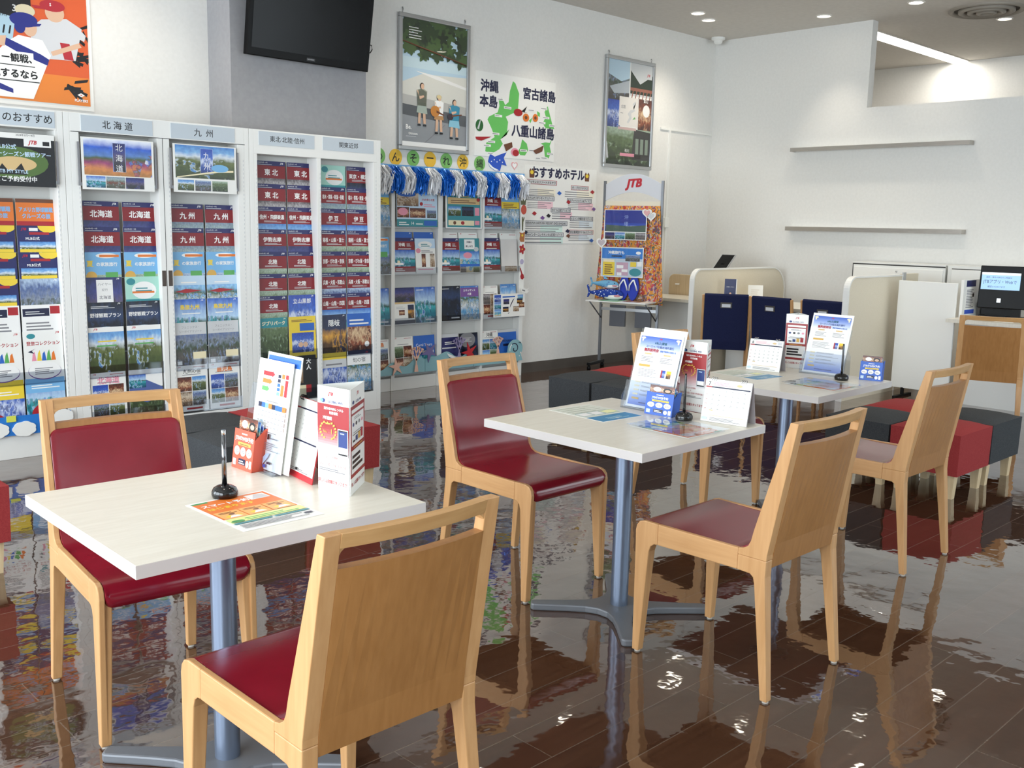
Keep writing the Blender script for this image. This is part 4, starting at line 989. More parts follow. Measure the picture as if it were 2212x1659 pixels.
fill('Kyushu column', (3.006, 3.244), .226, [('kyu', 'kyu'), ('kyu', 'kyu'), ('famk', 'famk'), ('kyub', 'kyub'), ('shima', 'shima'), ('phoe', 'phoe'), ('kyus', 'kago')], 2)
fill('Tohoku column', (3.631, 3.865), .224, [('toh', 'toh'), ('toh', 'toh'), ('shin', 'shin'), ('ise', 'ise'), ('hkr', 'hkr'), ('hkr', 'hkr'), ('hkr', 'tate'), ('jib', 'park'), ('menu', 'dark')], 0)
fill('Kanto column', (4.138, 4.362), .216, [('rail', 'tokyo'), ('toch', 'toch'), ('izu', 'izu'), ('hako', 'hako'), ('kyo', 'kyo'), ('hyo', 'hyo'), ('san', 'san'), ('oki', 'usj'), ('yels', 'yado')], 0)
fill('leftmost column', (1.832, 2.068), .226, [('cruise', 'cruise'), ('mlb', 'mlb'), ('mlb', 'mlb'), ('mlb', 'city'), ('mlbw', 'mlbw'), ('coll', 'coll'), ('airy', 'air')], 2)
# ================================================================ the three white rack units
M_sign = mat('sign_grey_blue', (196, 206, 214), .45)
M_recess = mat('rack_back', (206, 206, 202), .5)
def rack(lab, x0, x1, cols, signs, ztop, doors=False, board=False):
    t = thing('brochure_rack', lab, 'rack', (0, 0, 0), 0, 'white brochure racks')
    yf, yb = 6.15, 6.50
    g = MB()
    g.box(x0, yf, 0, x0 + .035, yb, 2.042, M_white); g.box(x1 - .035, yf, 0, x1, yb, 2.042, M_white)
    g.box(x0 + .035, yf, ztop, x1 - .035, yb, 2.042, M_white); g.box(x0 + .035, yf, 0, x1 - .035, yb, .145, M_white)
    g.box(x0 + .035, yf + .13, .145, x1 - .035, yf + .145, ztop, M_recess)
    g.build('carcass', t, .002)
    g = MB()
    g.box(x0 + .002, yf + .02, -.0, x1 - .002, yf + .02, .001, M_white)
    for (a, b_) in cols:
        for e in (a, b_):
            pass
    xs = [x0 + .035] + [e for c in cols for e in c] + [x1 - .035]
    for k in range(0, len(xs), 2):
        if xs[k + 1] - xs[k] > .004:
            g = MB(); g.box(xs[k], yf, .145, xs[k + 1], yf + .13, ztop, M_white)
            for zz in range(36):   # slotted strip on the stile
                pass
            st = g.build('stile', t, .0015)
            g = MB(); z = .25
            while z < ztop - .1:
                g.box(xs[k + 1] - .010, yf - .0006, z, xs[k + 1] - .006, yf, z + .014, I_lgr); z += .028
            g.build('shelf_slots', st)
    for (a, b_) in cols:
        lo = 0 if ztop < 1.9 else 2
        for k in range(lo, 9):
            zt = 1.838 - .155 * k if k < 8 else .467
            y = YB - .011 * k
            zb = rack_pos(0, zt, y)[1] - BH
            g = MB(); g.box(a + .002, y - .004, zb - .008, b_ - .002, yf + .13, zb - .0005, M_pocket)
            if k >= 7: g.box(a + .002, y - .010, zb - .008, b_ - .002, y - .007, zb + .07, M_pocket)
            g.build('clear_pocket', t)
    if doors:
        xm = (x0 + x1) / 2 + .04
        for xa in (2.812, 2.855):
            g = MB(); g.box(xa, yf - .004, 1.0, xa + .025, yf - .0005, 1.10, mat('door_pull', (70, 58, 48), .4)); g.build('door_pull', t, .001)
        g = MB(); g.box(2.841, yf - .0012, .10, 2.844, yf - .0004, 1.93, M_gap); g.box(x0 + .04, yf - .0012, 1.930, x1 - .03, yf - .0004, 1.9335, M_gap); g.build('door_gap', t)
    for (cx, w, s, txt) in signs:
        c = Card(w, .092, .003, M_sign); c.tx(.5, .5, s, txt, I_blk, 'C', .9, .008)
        o = c.build('header_sign', t, loc=(cx, yf, 1.940))
    return t
A_ = rack('left white rack with colourful paper cloud board, cut by the photo edge', 1.20, 2.236, [(1.26, 1.69), (1.715, 2.186)], [(2.04, .30, .62, 'のおすすめ')], 1.93)
B_ = rack('middle white rack with Hokkaido and Kyushu columns and two dark door pulls', 2.238, 3.448, [(2.325, 2.808), (2.888, 3.362)], [(2.56, .44, .58, '北 海 道'), (3.122, .445, .58, '九  州')], 1.93, True)
C_ = rack('right white rack with the Tohoku and Kanto columns', 3.450, 4.546, [(3.510, 3.984), (4.018, 4.478)], [(3.744, .44, .46, '東北·北陸·信州'), (4.256, .445, .46, '関東近郊')], 1.88)
def bigcard(lab, x, w, z0, h, fn):
    c = Card(w, h, .004, M_paper); fn(c)
    o = c.build('display_card', None, loc=(x, 6.135, z0)); tag(o, lab, 'card', 'large cards on top of the racks')
    g = MB(); g.box(-w / 2 - .02, -.001, .02, -w / 2 - .008, .006, h - .03, I_gry); g.box(w / 2 + .008, -.001, .02, w / 2 + .02, .006, h - .03, I_gry); g.box(-w / 2 - .02, .0005, .02, w / 2 + .02, .004, .04, M_pocket)
    g.build('clip_holder', o)
def f_hok(c):
    phr(c, .03, .28, .97, .98, 'field'); c.r(.42, .36, .60, .92, ink_('frame_line', (170, 190, 230))); phr(c, .425, .365, .595, .915, 'dusk'); c.vt(.51, .83, .15, '北海道', I_wht, .2)
    for k, p in enumerate(('sea', 'temple', 'dusk')): phr(c, .05 + .27 * k, .04, .31 + .27 * k, .26, p)
def f_kyu(c):
    phr(c, .03, .30, .97, .98, 'hill'); c.r(.42, .4, .62, .93, ink_('frame_line', (170, 190, 230))); phr(c, .425, .405, .615, .925, 'snow'); c.vt(.52, .78, .16, '九州', I_wht, .22); c.poly([(.05, .32), (.7, .48), (.95, .5), (.95, .46), (.7, .44), (.05, .30)], I_cream); c.el(.73, .53, .14, .08, I_sky)
    for k, p in enumerate(('hill', 'town', 'forest')): phr(c, .06 + .27 * k, .04, .31 + .27 * k, .26, p)
def f_mlb(c):
    c.r(0, 0, 1, .90, I_blk); c.el(.5, .45, .42, .30, ink_('field_green', (80, 110, 50)), 24); c.el(.52, .42, .26, .14, I_tan, 20); c.poly([(.3, .22), (.38, .42), (.44, .3), (.52, .3), (.6, .44), (.66, .22)], I_blk)
    c.r(.64, .76, .96, .90, I_wht); c.tx(.74, .83, .10, 'JTB', RED, shear=.28, bold=.03); c.r(.86, .79, .94, .87, I_blk); c.tx(.66, .97, .05, '2024年3月～9月', I_blk, wmax=.5)
    c.tx(.55, .74, .10, 'MLB公式', I_lbl, 'R', .4, .02); c.tx(.52, .61, .10, 'レギュラーシーズン観戦ツアー', I_lbl, 'C', .86, .02); c.tx(.5, .27, .09, 'JTB MY STYLE', I_lbl, 'C', .6, .02); c.tx(.5, .14, .11, 'にてご予約受付中', I_wht, 'C', .7, .02)
bigcard('large landscape card with flower field and vertical Hokkaido title', 2.551, .445, 1.596, .308, f_hok)
bigcard('large landscape card with coast view and vertical Kyushu title', 3.122, .44, 1.602, .304, f_kyu)
bigcard('large black card with a ballpark on the left rack', 1.94, .47, 1.597, .298, f_mlb)
# blue paper board with clouds at the foot of the left rack
t = thing('paper_decoration', 'blue paper strip with white paper clouds along the foot of the left rack', 'decoration', (1.72, 6.132, .145))
g = MB(); g.box(-.48, .0, 0, .475, .006, .115, ink_('poster_blue', (40, 120, 204))); g.build('blue_strip', t)
for cx, cz in ((.05, .04), (.20, .035), (.42, .085), (-.2, .05)):
    pts = [];
    for k in range(36):
        a = 2 * math.pi * k / 36; r_ = 1 + .10 * abs(math.sin(a * 3.5)); pts.append((cx + .062 * r_ * math.cos(a), cz + .042 * r_ * math.sin(a)))
    g = MB(); g.prism(pts, 'y', -.008, 0, M_paper); g.build('paper_cloud', t)
g = MB(); g.box(.105, -.01, .085, .155, 0, .12, ink_('lime', (216, 222, 90))); g.build('paper_bow', t)
# ================================================================ Okinawa rack on the left wall
OK = thing('wall_rack', 'white wall rack of Okinawa brochures under the blue and white tinsel', 'rack', (0, 0, 0))
YF = 6.735
g = MB(); g.box(4.72, YF + .08, .0, 6.64, YW - .001, 1.92, M_recess); g.build('back_board', OK)
for a, b_ in ((4.70, 4.735), (5.090, 5.128), (5.598, 5.650), (6.117, 6.147), (6.613, 6.662)):
    g = MB(); g.box(a, YF, .0, b_, YW - .001, 1.92, M_white); g.build('upright', OK, .002)
cells = [(4.735, 5.090), (5.128, 5.598), (5.650, 6.117), (6.147, 6.613)]
for a, b_ in cells:
    g = MB(); g.box(a, YF + .01, 0, b_, YF + .08, .112, M_white); g.build('plinth', OK, .002)
    for z in (1.405, 1.008, .578, .142):
        g = MB(); g.box(a + .001, YF, z - .008, b_ - .001, YF + .08, z - .001, M_white); g.build('shelf', OK)
        g = MB(); g.box(a + .001, YF - .004, z - .008, b_ - .001, YF - .001, z + .05, M_pocket); g.build('clear_lip', OK)
GO = 'brochures in the Okinawa wall rack'
TZ = {1: 1.405, 2: 1.008, 3: .578, 4: .142}
def ok(key, x0, x1, tier, h, lab, y=YF + .008):
    me = design(key)
    o = bpy.data.objects.new('travel_brochure', me); col.objects.link(o)
    o.location = ((x0 + x1) / 2, y, TZ[tier]); o.rotation_euler = (R(-5), 0, 0); o.scale = ((x1 - x0) / BW, 1, h / BH)
    return tag(o, DESC[key] + ', ' + lab, 'brochure', GO)
ok('okyel', 4.87, 5.082, 1, .30, 'half hidden at the left end of the top tier'); ok('okred', 6.151, 6.372, 1, .31, 'half under tinsel on the top tier'); ok('okyel', 6.378, 6.606, 1, .31, 'right end of the top tier under the tinsel')
ok('famk', 4.87, 5.084, 2, .31, 'half hidden at the left end of the second tier'); ok('okred', 5.134, 5.356, 2, .305, 'left column of the second tier'); ok('okwhite', 5.362, 5.585, 2, .30, 'beside the left red one, second tier')
ok('okred', 5.655, 5.864, 2, .305, 'middle column of the second tier'); ok('okfun', 5.868, 6.105, 2, .305, 'second tier of the wall rack'); ok('okred', 6.154, 6.364, 2, .31, 'right column of the second tier'); ok('blank', 6.380, 6.590, 2, .30, 'right end of the second tier')
for k, (key, a, b_, lab) in enumerate((('chura', 5.14, 5.35, 'peeking over the left red brochure'), ('chura', 5.37, 5.585, 'peeking over the white brochure'), ('menu', 5.66, 5.87, 'peeking over the middle red brochure'), ('menu', 5.88, 6.105, 'peeking over the teal brochure'), ('menu', 6.158, 6.36, 'peeking over the right red brochure'), ('menu', 6.39, 6.61, 'peeking over the blank board'))):
    ok(key, a, b_, 2, .355, lab, YF + .030)
ok('isl', 4.86, 5.084, 3, .31, 'half hidden at the left end of the third tier'); ok('hotel', 5.134, 5.356, 3, .31, 'left column of the third tier'); ok('isl', 5.362, 5.590, 3, .31, 'left column of the third tier'); ok('blk', 5.656, 5.884, 3, .31, 'middle column of the third tier'); ok('pur', 5.888, 6.106, 3, .305, 'middle column of the third tier')
ok('wr', 6.156, 6.35, 3, .30, 'behind the photo board, third tier'); ok('bridge', 6.385, 6.59, 3, .31, 'peeking over the photo board, third tier')
ok('kago', 4.87, 5.086, 4, .31, 'half hidden at the left end of the bottom tier'); ok('menu', 5.134, 5.345, 4, .32, 'left column of the bottom tier'); ok('coral', 5.352, 5.590, 4, .32, 'left column of the bottom tier'); ok('deep', 5.655, 5.872, 4, .315, 'middle column of the bottom tier'); ok('silver', 5.880, 6.108, 4, .31, 'bent forward in the bottom tier'); ok('okis', 6.152, 6.364, 4, .315, 'right column of the bottom tier'); ok('okb', 6.370, 6.608, 4, .315, 'right end of the bottom tier')
def okcard(lab, x0, x1, z0, z1, fn, y=YF - .006):
    c = Card(x1 - x0, z1 - z0, .004, M_paper); fn(c)
    o = c.build('display_card', None, loc=((x0 + x1) / 2, y, z0), rot=(R(-2), 0, 0)); return tag(o, lab, 'card', 'cards on the Okinawa wall rack')
def f_pink(c):
    c.r(0, 0, 1, 1, I_lbl); phr(c, .01, .55, .53, .98, 'room'); c.el(.25, .86, .22, .06, I_blu); phr(c, .01, .24, .30, .52, 'food'); c.el(.15, .40, .12, .10, I_pnk); phr(c, .32, .24, .7, .5, 'food'); phr(c, .74, .24, .97, .46, 'town')
    c.r(.56, .66, .98, .94, I_lbl); c.tx(.77, .73, .07, 'JTBの安心な旅', I_drd, 'C', .4, .02); c.el(.6, .62, .04, .05, I_drd); c.lines(.66, .54, .96, .64, 2, I_pnk); c.r(0, 0, 1, .20, I_tel); c.tx(.38, .09, .11, '14', I_wht, 'C', .2, .02); c.lines(.05, .04, .3, .15, 2, I_wht); c.lines(.46, .06, .64, .12, 1, I_wht); c.r(.66, .03, .98, .17, I_blu)
def f_green(c):
    c.r(.04, .03, .96, .97, I_tel); c.tx(.52, .90, .085, '沖縄家族旅行', I_yel, 'C', .7, .03); c.r(.06, .66, .94, .84, I_tan); c.lines(.14, .70, .86, .80, 2, I_brn); c.el(.9, .80, .05, .05, I_drd); phr(c, .07, .34, .41, .60, 'hill'); phr(c, .44, .34, .77, .60, 'night'); c.r(.8, .36, .93, .58, I_pnk); c.r(.07, .08, .78, .22, I_cream); c.el(.24, .15, .04, .05, I_brn); c.el(.46, .15, .05, .05, I_drd); c.r(.8, .1, .93, .22, I_pnk)
okcard('large pale blue card with 14 on its green footer, top tier of the wall rack', 5.140, 5.582, 1.408, 1.72, f_pink)
okcard('white framed teal card about family trips, top tier of the wall rack', 5.678, 6.106, 1.400, 1.72, f_green)
def f_photo(c):
    c.r(.02, .03, .24, .97, I_lbl)
    for k, p in enumerate(('beach', 'sea', 'snow')): phr(c, .03, .05 + .31 * k, .23, .34 + .31 * k, p)
    c.r(.28, .84, .68, .90, I_blu)
    for x, z, p in ((.31, .55, 'dusk'), (.29, .22, 'gold'), (.62, .22, 'room'), (.76, .72, 'beach'), (.80, .38, 'food'), (.74, .56, 'gold')): phr(c, x, z, x + .18, z + .22, p)
    c.poly([(.5, .35), (.55, .5), (.66, .80), (.60, .72), (.53, .52)], I_dnv); c.poly([(.44, .16), (.5, .2), (.47, .12)], I_gry)
okcard('white board with small photos and an island map fixed on the third tier', 6.250, 6.660, .584, .800, f_photo, YF - .03)
# blue valance and tinsel pom-poms
t = thing('valance', 'blue paper valance along the top of the wall rack behind the tinsel', 'valance', (5.71, 6.70, 1.80))
g = MB(); g.box(-.99, 0, .0, .90, .012, .115, ink_('valance_blue', (110, 172, 226))); g.build('paper_strip', t)
g = MB(); g.box(-.99, .012, .1, .90, .10, .115, ink_('valance_blue', (110, 172, 226))); g.build('top_flap', t)
M_tinb = mat('blue_tinsel', (30, 120, 226), .25, .35, .6); M_tinw = mat('white_tinsel', (240, 242, 246), .3, .1, .6)
def pompom(x, kind, lab, w=.155):
    rd = random.Random(int(x * 1000))
    g = MB(); mt = M_tinb if kind == 'b' else M_tinw
    for k in range(230):
        a = rd.uniform(-1, 1); dpt = rd.uniform(0, 1)
        x0 = a * w * .42; L = rd.uniform(.10, .20); fl = rd.uniform(.75, 1.3)
        top = rd.uniform(-.045, .0)
        p = [Vector((x0 * .8, -.005 - .02 * dpt, top)), Vector((x0 * 1.15 + rd.uniform(-.008, .008), -.045 - .06 * dpt, top - L * .5)), Vector((x0 * 1.0 + rd.uniform(-.012, .012), -.03 - .05 * dpt + rd.uniform(-.02, .02), top - L))]
        sw = .005; tw = rd.uniform(-1.2, 1.2)
        sd = Vector((math.cos(tw), math.sin(tw), 0)) * sw; sd2 = Vector((math.cos(tw + 1), math.sin(tw + 1), 0)) * sw
        g.add([p[0] - sd, p[0] + sd, p[1] + sd2, p[1] - sd2, p[2] + sd, p[2] - sd], [(0, 1, 2, 3), (3, 2, 4, 5)], mt)
    o = g.build('tinsel_pompom', None, loc=(x, 6.698, 1.905)); return tag(o, lab, 'tinsel', 'tinsel pom-poms along the wall rack')
xs_ = [4.95, 5.065, 5.19, 5.315, 5.46, 5.60, 5.735, 5.855, 5.985, 6.13, 6.27, 6.40, 6.52]
names = {0: 'cut by the rack edge', 1: 'under the first green disc', 2: 'under the yellow disc second from left', 3: 'left of centre', 4: 'under the yellow disc in the middle', 5: 'above the green card', 6: 'right of the middle disc', 7: 'under the third green disc', 8: 'under the right yellow disc', 9: 'under the rightmost green disc', 10: 'under the blue paper fish', 11: 'near the right end', 12: 'at the right end'}
for k, x in enumerate(xs_):
    kd = 'w' if k % 2 == 0 else 'b'
    pompom(x, kd, ('white' if kd == 'w' else 'blue') + ' tinsel pom-pom of the wall rack fringe, ' + names[k], .135 if kd == 'w' else .15)
# greeting discs
GD = 'round letter discs on the wall'
I_dg = ink_('disc_green', (126, 186, 100), .6); I_dy = ink_('disc_yellow', (240, 190, 60), .6)
for k, (x, ch, mm, nm) in enumerate(((5.035, 'め', I_dg, 'green'), (5.212, 'ん', I_dy, 'yellow'), (5.400, 'そ', I_dg, 'green'), (5.586, 'ー', I_dy, 'yellow'), (5.772, 'れ', I_dg, 'green'), (5.966, '沖', I_dy, 'yellow'), (6.170, '縄', I_dg, 'green'))):
    g = Card(.134, .134, .002, mm)
    g.v, g.f, g.m, g.u, g.sm, g.mats = [], [], [], [], [], []
    g.prism([(.067 * math.cos(2 * math.pi * j / 32), .067 + .067 * math.sin(2 * math.pi * j / 32)) for j in range(32)], 'y', -.003, 0, mm); g.t = .003
    if ch == 'ー': g.r(.22, .56, .78, .64, I_blk)
    else: g.tx(.5, .5, .66, ch, I_blk, bold=.012)
    o = g.build('letter_disc', None, loc=(x, YW - .001, 1.920)); tag(o, '%s paper disc with the letter %s above the tinsel' % (nm, ch), 'paper disc', GD)
def flat(name, lab, cat, x, z, shapes, t_=.003, y=YW - .0005, group=None, rot=0):
    g = Card(1, 1, t_, M_paper); g.clip = False; g.v, g.f, g.m, g.u, g.sm, g.mats = [], [], [], [], [], []
    base, mm = shapes[0]
    g.prism([(a, b_) for a, b_ in base], 'y', -t_, 0, mm)
    for pts, m2 in shapes[1:]:
        g.poly([(a + .5, b_) for a, b_ in pts], m2)
    o = g.build(name, None, loc=(x, y, z), rot=(0, rot, 0)); return tag(o, lab, cat, group)
def circ(cx, cz, rx, rz=None, n=20): return [(cx + rx * math.cos(2 * math.pi * k / n), cz + (rz or rx) * math.sin(2 * math.pi * k / n)) for k in range(n)]
def heart(cx, cz, s, n=24):
    return [(cx + s * 16 * math.sin(2 * math.pi * k / n) ** 3 / 17, cz + s * (13 * math.cos(2 * math.pi * k / n) - 5 * math.cos(4 * math.pi * k / n) - 2 * math.cos(6 * math.pi * k / n) - math.cos(8 * math.pi * k / n)) / 17) for k in range(n)]
fish = [(-.12, .03), (-.10, .10), (-.04, .075), (.03, .10), (.11, .125), (.075, .07), (.115, -.0), (.05, .01), (.03, -.05), (-.02, -.055), (-.10, -.02)]
flat('paper_fish', 'blue spotted paper whale shark beside the letter discs', 'decoration', 6.395, 1.985, [(fish, ink_('fish_blue', (38, 84, 190))), ([(-.118, .02), (-.10, -.018), (-.02, -.053), (.02, -.045), (-.06, -.02)], M_paper)] + [(circ(-.08 + .035 * k, .03 + .018 * (k % 2), .006), M_paper) for k in range(5)])
flat('paper_heart', 'small pink paper heart right of the blue paper fish', 'decoration', 6.612, 1.995, [(heart(0, 0, .045), ink_('heart_pink', (226, 170, 170))), (heart(0, 0, .03), I_wht)])
# paper strip with stickers on the right upright
ys = YF - .0005
o = MB().box(6.600, YF - .004, .80, 6.664, YF - .001, 1.70, M_paper).build('paper_strip'); tag(o, 'narrow white paper strip down the right edge of the wall rack', 'paper')
GS = 'stickers on the paper strip'
ys = YF - .0045
flat('pineapple_sticker', 'red paper pineapple at the top of the paper strip', 'sticker', 6.640, 1.585, [(circ(0, 0, .036, .045), ink_('pine_red', (196, 80, 60))), ], .002, ys, GS); flat('pineapple_sticker', 'brown leafy pineapple crown above the red pineapple', 'sticker', 6.632, 1.66, [([(-.03, -.03), (-.035, .03), (-.012, .0), (0, .04), (.012, .0), (.035, .03), (.03, -.03)], ink_('leaf_brown', (90, 92, 60)))], .002, ys, GS)
flat('fork_sticker', 'dark fork-shaped sticker on the paper strip', 'sticker', 6.630, 1.46, [([(-.006, -.07), (.006, -.07), (.008, .01), (.022, .05), (.012, .06), (.004, .03), (-.004, .06), (-.014, .055), (-.012, .03), (-.01, .0)], ink_('leaf_brown', (90, 92, 60)))], .002, ys, GS)
flat('guardian_sticker', 'brown guardian lion sticker on the paper strip', 'sticker', 6.628, 1.335, [([(-.035, -.03), (-.03, .02), (-.04, .04), (.0, .03), (.035, .045), (.03, .0), (.025, -.05), (-.02, -.05)], ink_('guard', (176, 110, 60))), (circ(0, .01, .012), I_yel)], .002, ys, GS)
flat('hibiscus_sticker', 'red flower sticker on the paper strip', 'sticker', 6.630, 1.215, [([(.034 * (1 + .25 * math.cos(5 * a)) * math.cos(a), .04 * (1 + .25 * math.cos(5 * a)) * math.sin(a)) for a in [2 * math.pi * k / 40 for k in range(40)]], I_drd), (circ(0, 0, .008), I_yel)], .002, ys, GS)
flat('shell_sticker', 'pale purple round sticker on the paper strip', 'sticker', 6.630, 1.098, [(circ(0, 0, .024), ink_('lilac', (184, 176, 206)))], .002, ys, GS)
flat('lute_sticker', 'red lute sticker low on the paper strip', 'sticker', 6.634, .985, [([(-.022, -.045), (.0, -.058), (.022, -.045), (.02, -.015), (.006, .0), (-.008, .06), (-.018, .058), (-.008, .0), (-.024, -.02)], I_drd)], .002, ys, GS, R(-12))
flat('plane_sticker', 'white paper airplane sticker at the foot of the paper strip', 'sticker', 6.652, .825, [([(-.055, .02), (-.05, -.012), (.02, -.03), (.06, -.005), (.03, .0), (.055, .025), (.02, .012), (-.03, .028)], M_paper), ([(-.04, .0), (.0, -.01), (.0, .004), (-.04, .012)], I_gry)], .002, ys - .03, GS)
# wave boards and sea creatures at the foot of the wall rack
M_wave = ink_('wave_teal', (140, 184, 192), .6); GW = 'paper wave boards at the foot of the wall rack'
def wave(lab, x0, x1, zb, tops, extra=[]):
    n = len(tops); base = [(x0 - 5.7, zb), (x1 - 5.7, zb)] + [(x1 - 5.7 - (x1 - x0) * k / (n - 1), tops[n - 1 - k]) for k in range(n)]
    flat('wave_board', lab, 'decoration', 5.7, 0, [(base, M_wave)] + extra, .006, 6.722, GW)
def wav(n, f): return [f(k / (n - 1)) for k in range(n)]
wave('left teal paper wave board behind the peach starfish', 4.80, 5.445, .145, wav(24, lambda u: .215 + .028 * math.sin(u * 15 + 1) + .05 * u * u))
wave('middle teal paper wave board with a curling crest', 5.450, 6.02, .145, wav(24, lambda u: .255 + .05 * math.exp(-((u - .36) / .16) ** 2) + .016 * math.sin(u * 16)), [([(5.70 - 5.7, .29), (5.80 - 5.7, .25), (5.88 - 5.7, .255), (5.80 - 5.7, .235), (5.73 - 5.7, .25)], M_paper), ([(5.68 - 5.7, .285), (5.73 - 5.7, .245), (5.77 - 5.7, .235), (5.72 - 5.7, .255)], I_blk)])
wave('right teal paper wave board under the wave curl', 6.025, 6.60, .145, wav(24, lambda u: .222 + .014 * math.sin(u * 14 + 2)))
curl = [(.07 * math.cos(a) * 1.15, .09 * math.sin(a)) for a in [R(-60 + 300 * k / 30) for k in range(31)]] + [(.028 * math.cos(a), .03 * math.sin(a) - .02) for a in [R(240 - 300 * k / 20) for k in range(21)]]
cp = circ(0, 0, .098, .085, 28)
cu = Card(1, 1, .006, M_paper)
sp = [(R(200 - 400 * k / 40), .070 - .052 * k / 40) for k in range(41)]
spiral = [(r_ * math.cos(a) - .008, r_ * math.sin(a) * .95) for a, r_ in sp] + [((r_ - .010) * math.cos(a) - .008, (r_ - .010) * math.sin(a) * .95) for a, r_ in sp[::-1]]
flat('wave_curl', 'teal paper wave curl at the right foot of the wall rack', 'decoration', 6.545, .275, [([(-.11, -.12), (.10, -.12)] + [(.098 * math.cos(a), .085 * math.sin(a)) for a in [R(-40 + 200 * k / 24) for k in range(25)]] + [(-.10, -.02)], M_wave)] + [([spiral[k], spiral[k + 1], spiral[80 - k], spiral[81 - k]], I_dnv if k > 6 else M_paper) for k in range(40)] + [(circ(.07, -.045, .008), M_paper), (circ(.055, -.075, .006), M_paper), ([(.03, .06), (.07, .045), (.085, .02), (.068, .055)], I_blk)], .006, 6.712, 'paper wave boards at the foot of the wall rack')
def star(r0, r1, ph=0, n=5): return [((r0 if k % 2 == 0 else r1) * math.cos(math.pi * k / n + math.pi / 2 + ph), (r0 if k % 2 == 0 else r1) * math.sin(math.pi * k / n + math.pi / 2 + ph)) for k in range(2 * n)]
I_peach = ink_('peach_paper', (232, 186, 166), .6)
flat('paper_starfish', 'peach paper starfish at the left foot of the wall rack', 'decoration', 5.12, .215, [(star(.085, .028, .15), I_peach)], .006, 6.705, 'paper starfish')
flat('paper_starfish', 'purple paper starfish on the middle wave board', 'decoration', 5.485, .318, [(star(.095, .034, .5), ink_('grape', (112, 104, 150), .6))], .006, 6.705, 'paper starfish')
flat('paper_starfish', 'red paper starfish beside the purple coral', 'decoration', 5.955, .28, [(star(.10, .03, .3), ink_('star_red', (186, 36, 46), .6))], .008, 6.705, 'paper starfish')
def coral(lab, x, z, h, mm, y=6.70):
    g = MB()
    def br(p, a, L, d):
        q = (p[0] + L * math.sin(a), p[1] + L * math.cos(a))
        w0, w1 = .008 * (1.2 - d * .2), .0055
        c0, s0 = math.cos(a), math.sin(a)
        g.prism([(p[0] - w0 * c0, p[1] + w0 * s0), (p[0] + w0 * c0, p[1] - w0 * s0), (q[0] + w1 * c0, q[1] - w1 * s0), (q[0] - w1 * c0, q[1] + w1 * s0)], 'y', -.004 - .0008 * d, .0, mm)
        if d < 3:
            for e in ((-.42, .34) if d else (-.6, 0, .55)): br(q, a * .75 + e, L * .66, d + 1)
    br((0, 0), 0, h * .36, 0)
    g.prism([(-.022, -.01), (.022, -.01), (.012, .05), (-.012, .05)], 'y', -.005, .0, mm)
    o = g.build('paper_coral', None, loc=(x, y, z)); tag(o, lab, 'decoration', 'paper corals')
coral('peach paper coral on the left wave board', 5.335, .165, .25, I_peach); coral('purple paper coral on the middle wave board', 5.83, .235, .23, ink_('coral_grape', (146, 134, 172), .6)); coral('small peach paper coral left of the wave curl', 6.31, .235, .20, I_peach)

# ================================================================ posters on the left wall
def framed(lab, x0, x1, z0, z1, fn, group='framed posters'):
    t = thing('framed_poster', lab, 'poster', ((x0 + x1) / 2, YW, z0), 0, group)
    w, h = x1 - x0, z1 - z0
    c = Card(w - .06, h - .06, .006, M_paper); fn(c); c.build('print', t, loc=(0, -.012, .03))
    for a, b_, e, f in ((-w / 2, 0, w / 2, .035), (-w / 2, h - .035, w / 2, h), (-w / 2, .035, -w / 2 + .035, h - .035), (w / 2 - .035, .035, w / 2, h - .035)):
        g = MB(); g.box(a, -.032, b_, e, 0, f, M_frame); g.build('frame_rail', t, .006)
    for x in (-w / 2 + .05, w / 2 - .05):
        g = MB(); g.tube([(x, -.006, h - .005), (x, -.012, h + .03), (x, -.004, h + .045)], .005, M_frame, 6); g.build('hanger', t)
    g = MB(); g.box(-w / 2 + .03, -.024, .03, w / 2 - .03, -.0225, h - .03, M_glass); g.build('glazing', t)
def leafy(c, seed, n, x0, x1, z0, z1, mats):
    rd = random.Random(seed)
    for k in range(n):
        x, z = rd.uniform(x0, x1), rd.uniform(z0, z1)
        s = rd.uniform(.05, .10); a0 = rd.uniform(0, 6)
        c.poly([(x + s * (1 + .35 * math.cos(5 * a)) * math.cos(a + a0), z + .62 * s * (1 + .35 * math.cos(5 * a)) * math.sin(a + a0)) for a in [2 * math.pi * j / 20 for j in range(20)]], rd.choice(mats))
def figure(c, x, z, h, hair, top, low, skin, sit=False, hat=None, wide=1.0):
    """small printed figure, z at the feet"""
    u = h; w = .075 * wide
    hip = z + u * .46
    for s in (-1, 1):
        c.poly([(x + s * w * .5 - .018, z + .02), (x + s * w * .5 + .018, z + .02), (x + s * w * .35 + .02, hip), (x + s * w * .35 - .02, hip)], skin); c.r(x + s * w * .5 - .025, z, x + s * w * .5 + .025, z + .014, I_blk)
    c.poly([(x - w * 1.0, z + u * (.30 if not sit else .36)), (x + w * 1.0, z + u * (.28 if not sit else .36)), (x + w * .75, hip + .07 * u), (x - w * .75, hip + .07 * u)], low)
    c.poly([(x - w * .8, hip), (x + w * .8, hip), (x + w * .95, z + u * .80), (x + w * .3, z + u * .84), (x - w * .3, z + u * .84), (x - w * .95, z + u * .80)], top)
    c.poly([(x - w * .95, z + u * .79), (x - w * .7, z + u * .79), (x - w * .4, z + u * .60), (x + w * .4, z + u * .66), (x + w * .3, z + u * .70), (x - w * .5, z + u * .67)], skin)
    c.el(x, z + u * .91, .030, .024 * 1.0, hair); c.el(x + .006, z + u * .895, .024, .022, skin)
    if hat: c.el(x, z + u * .93, .036, .016, hat)
SK = P_faceless
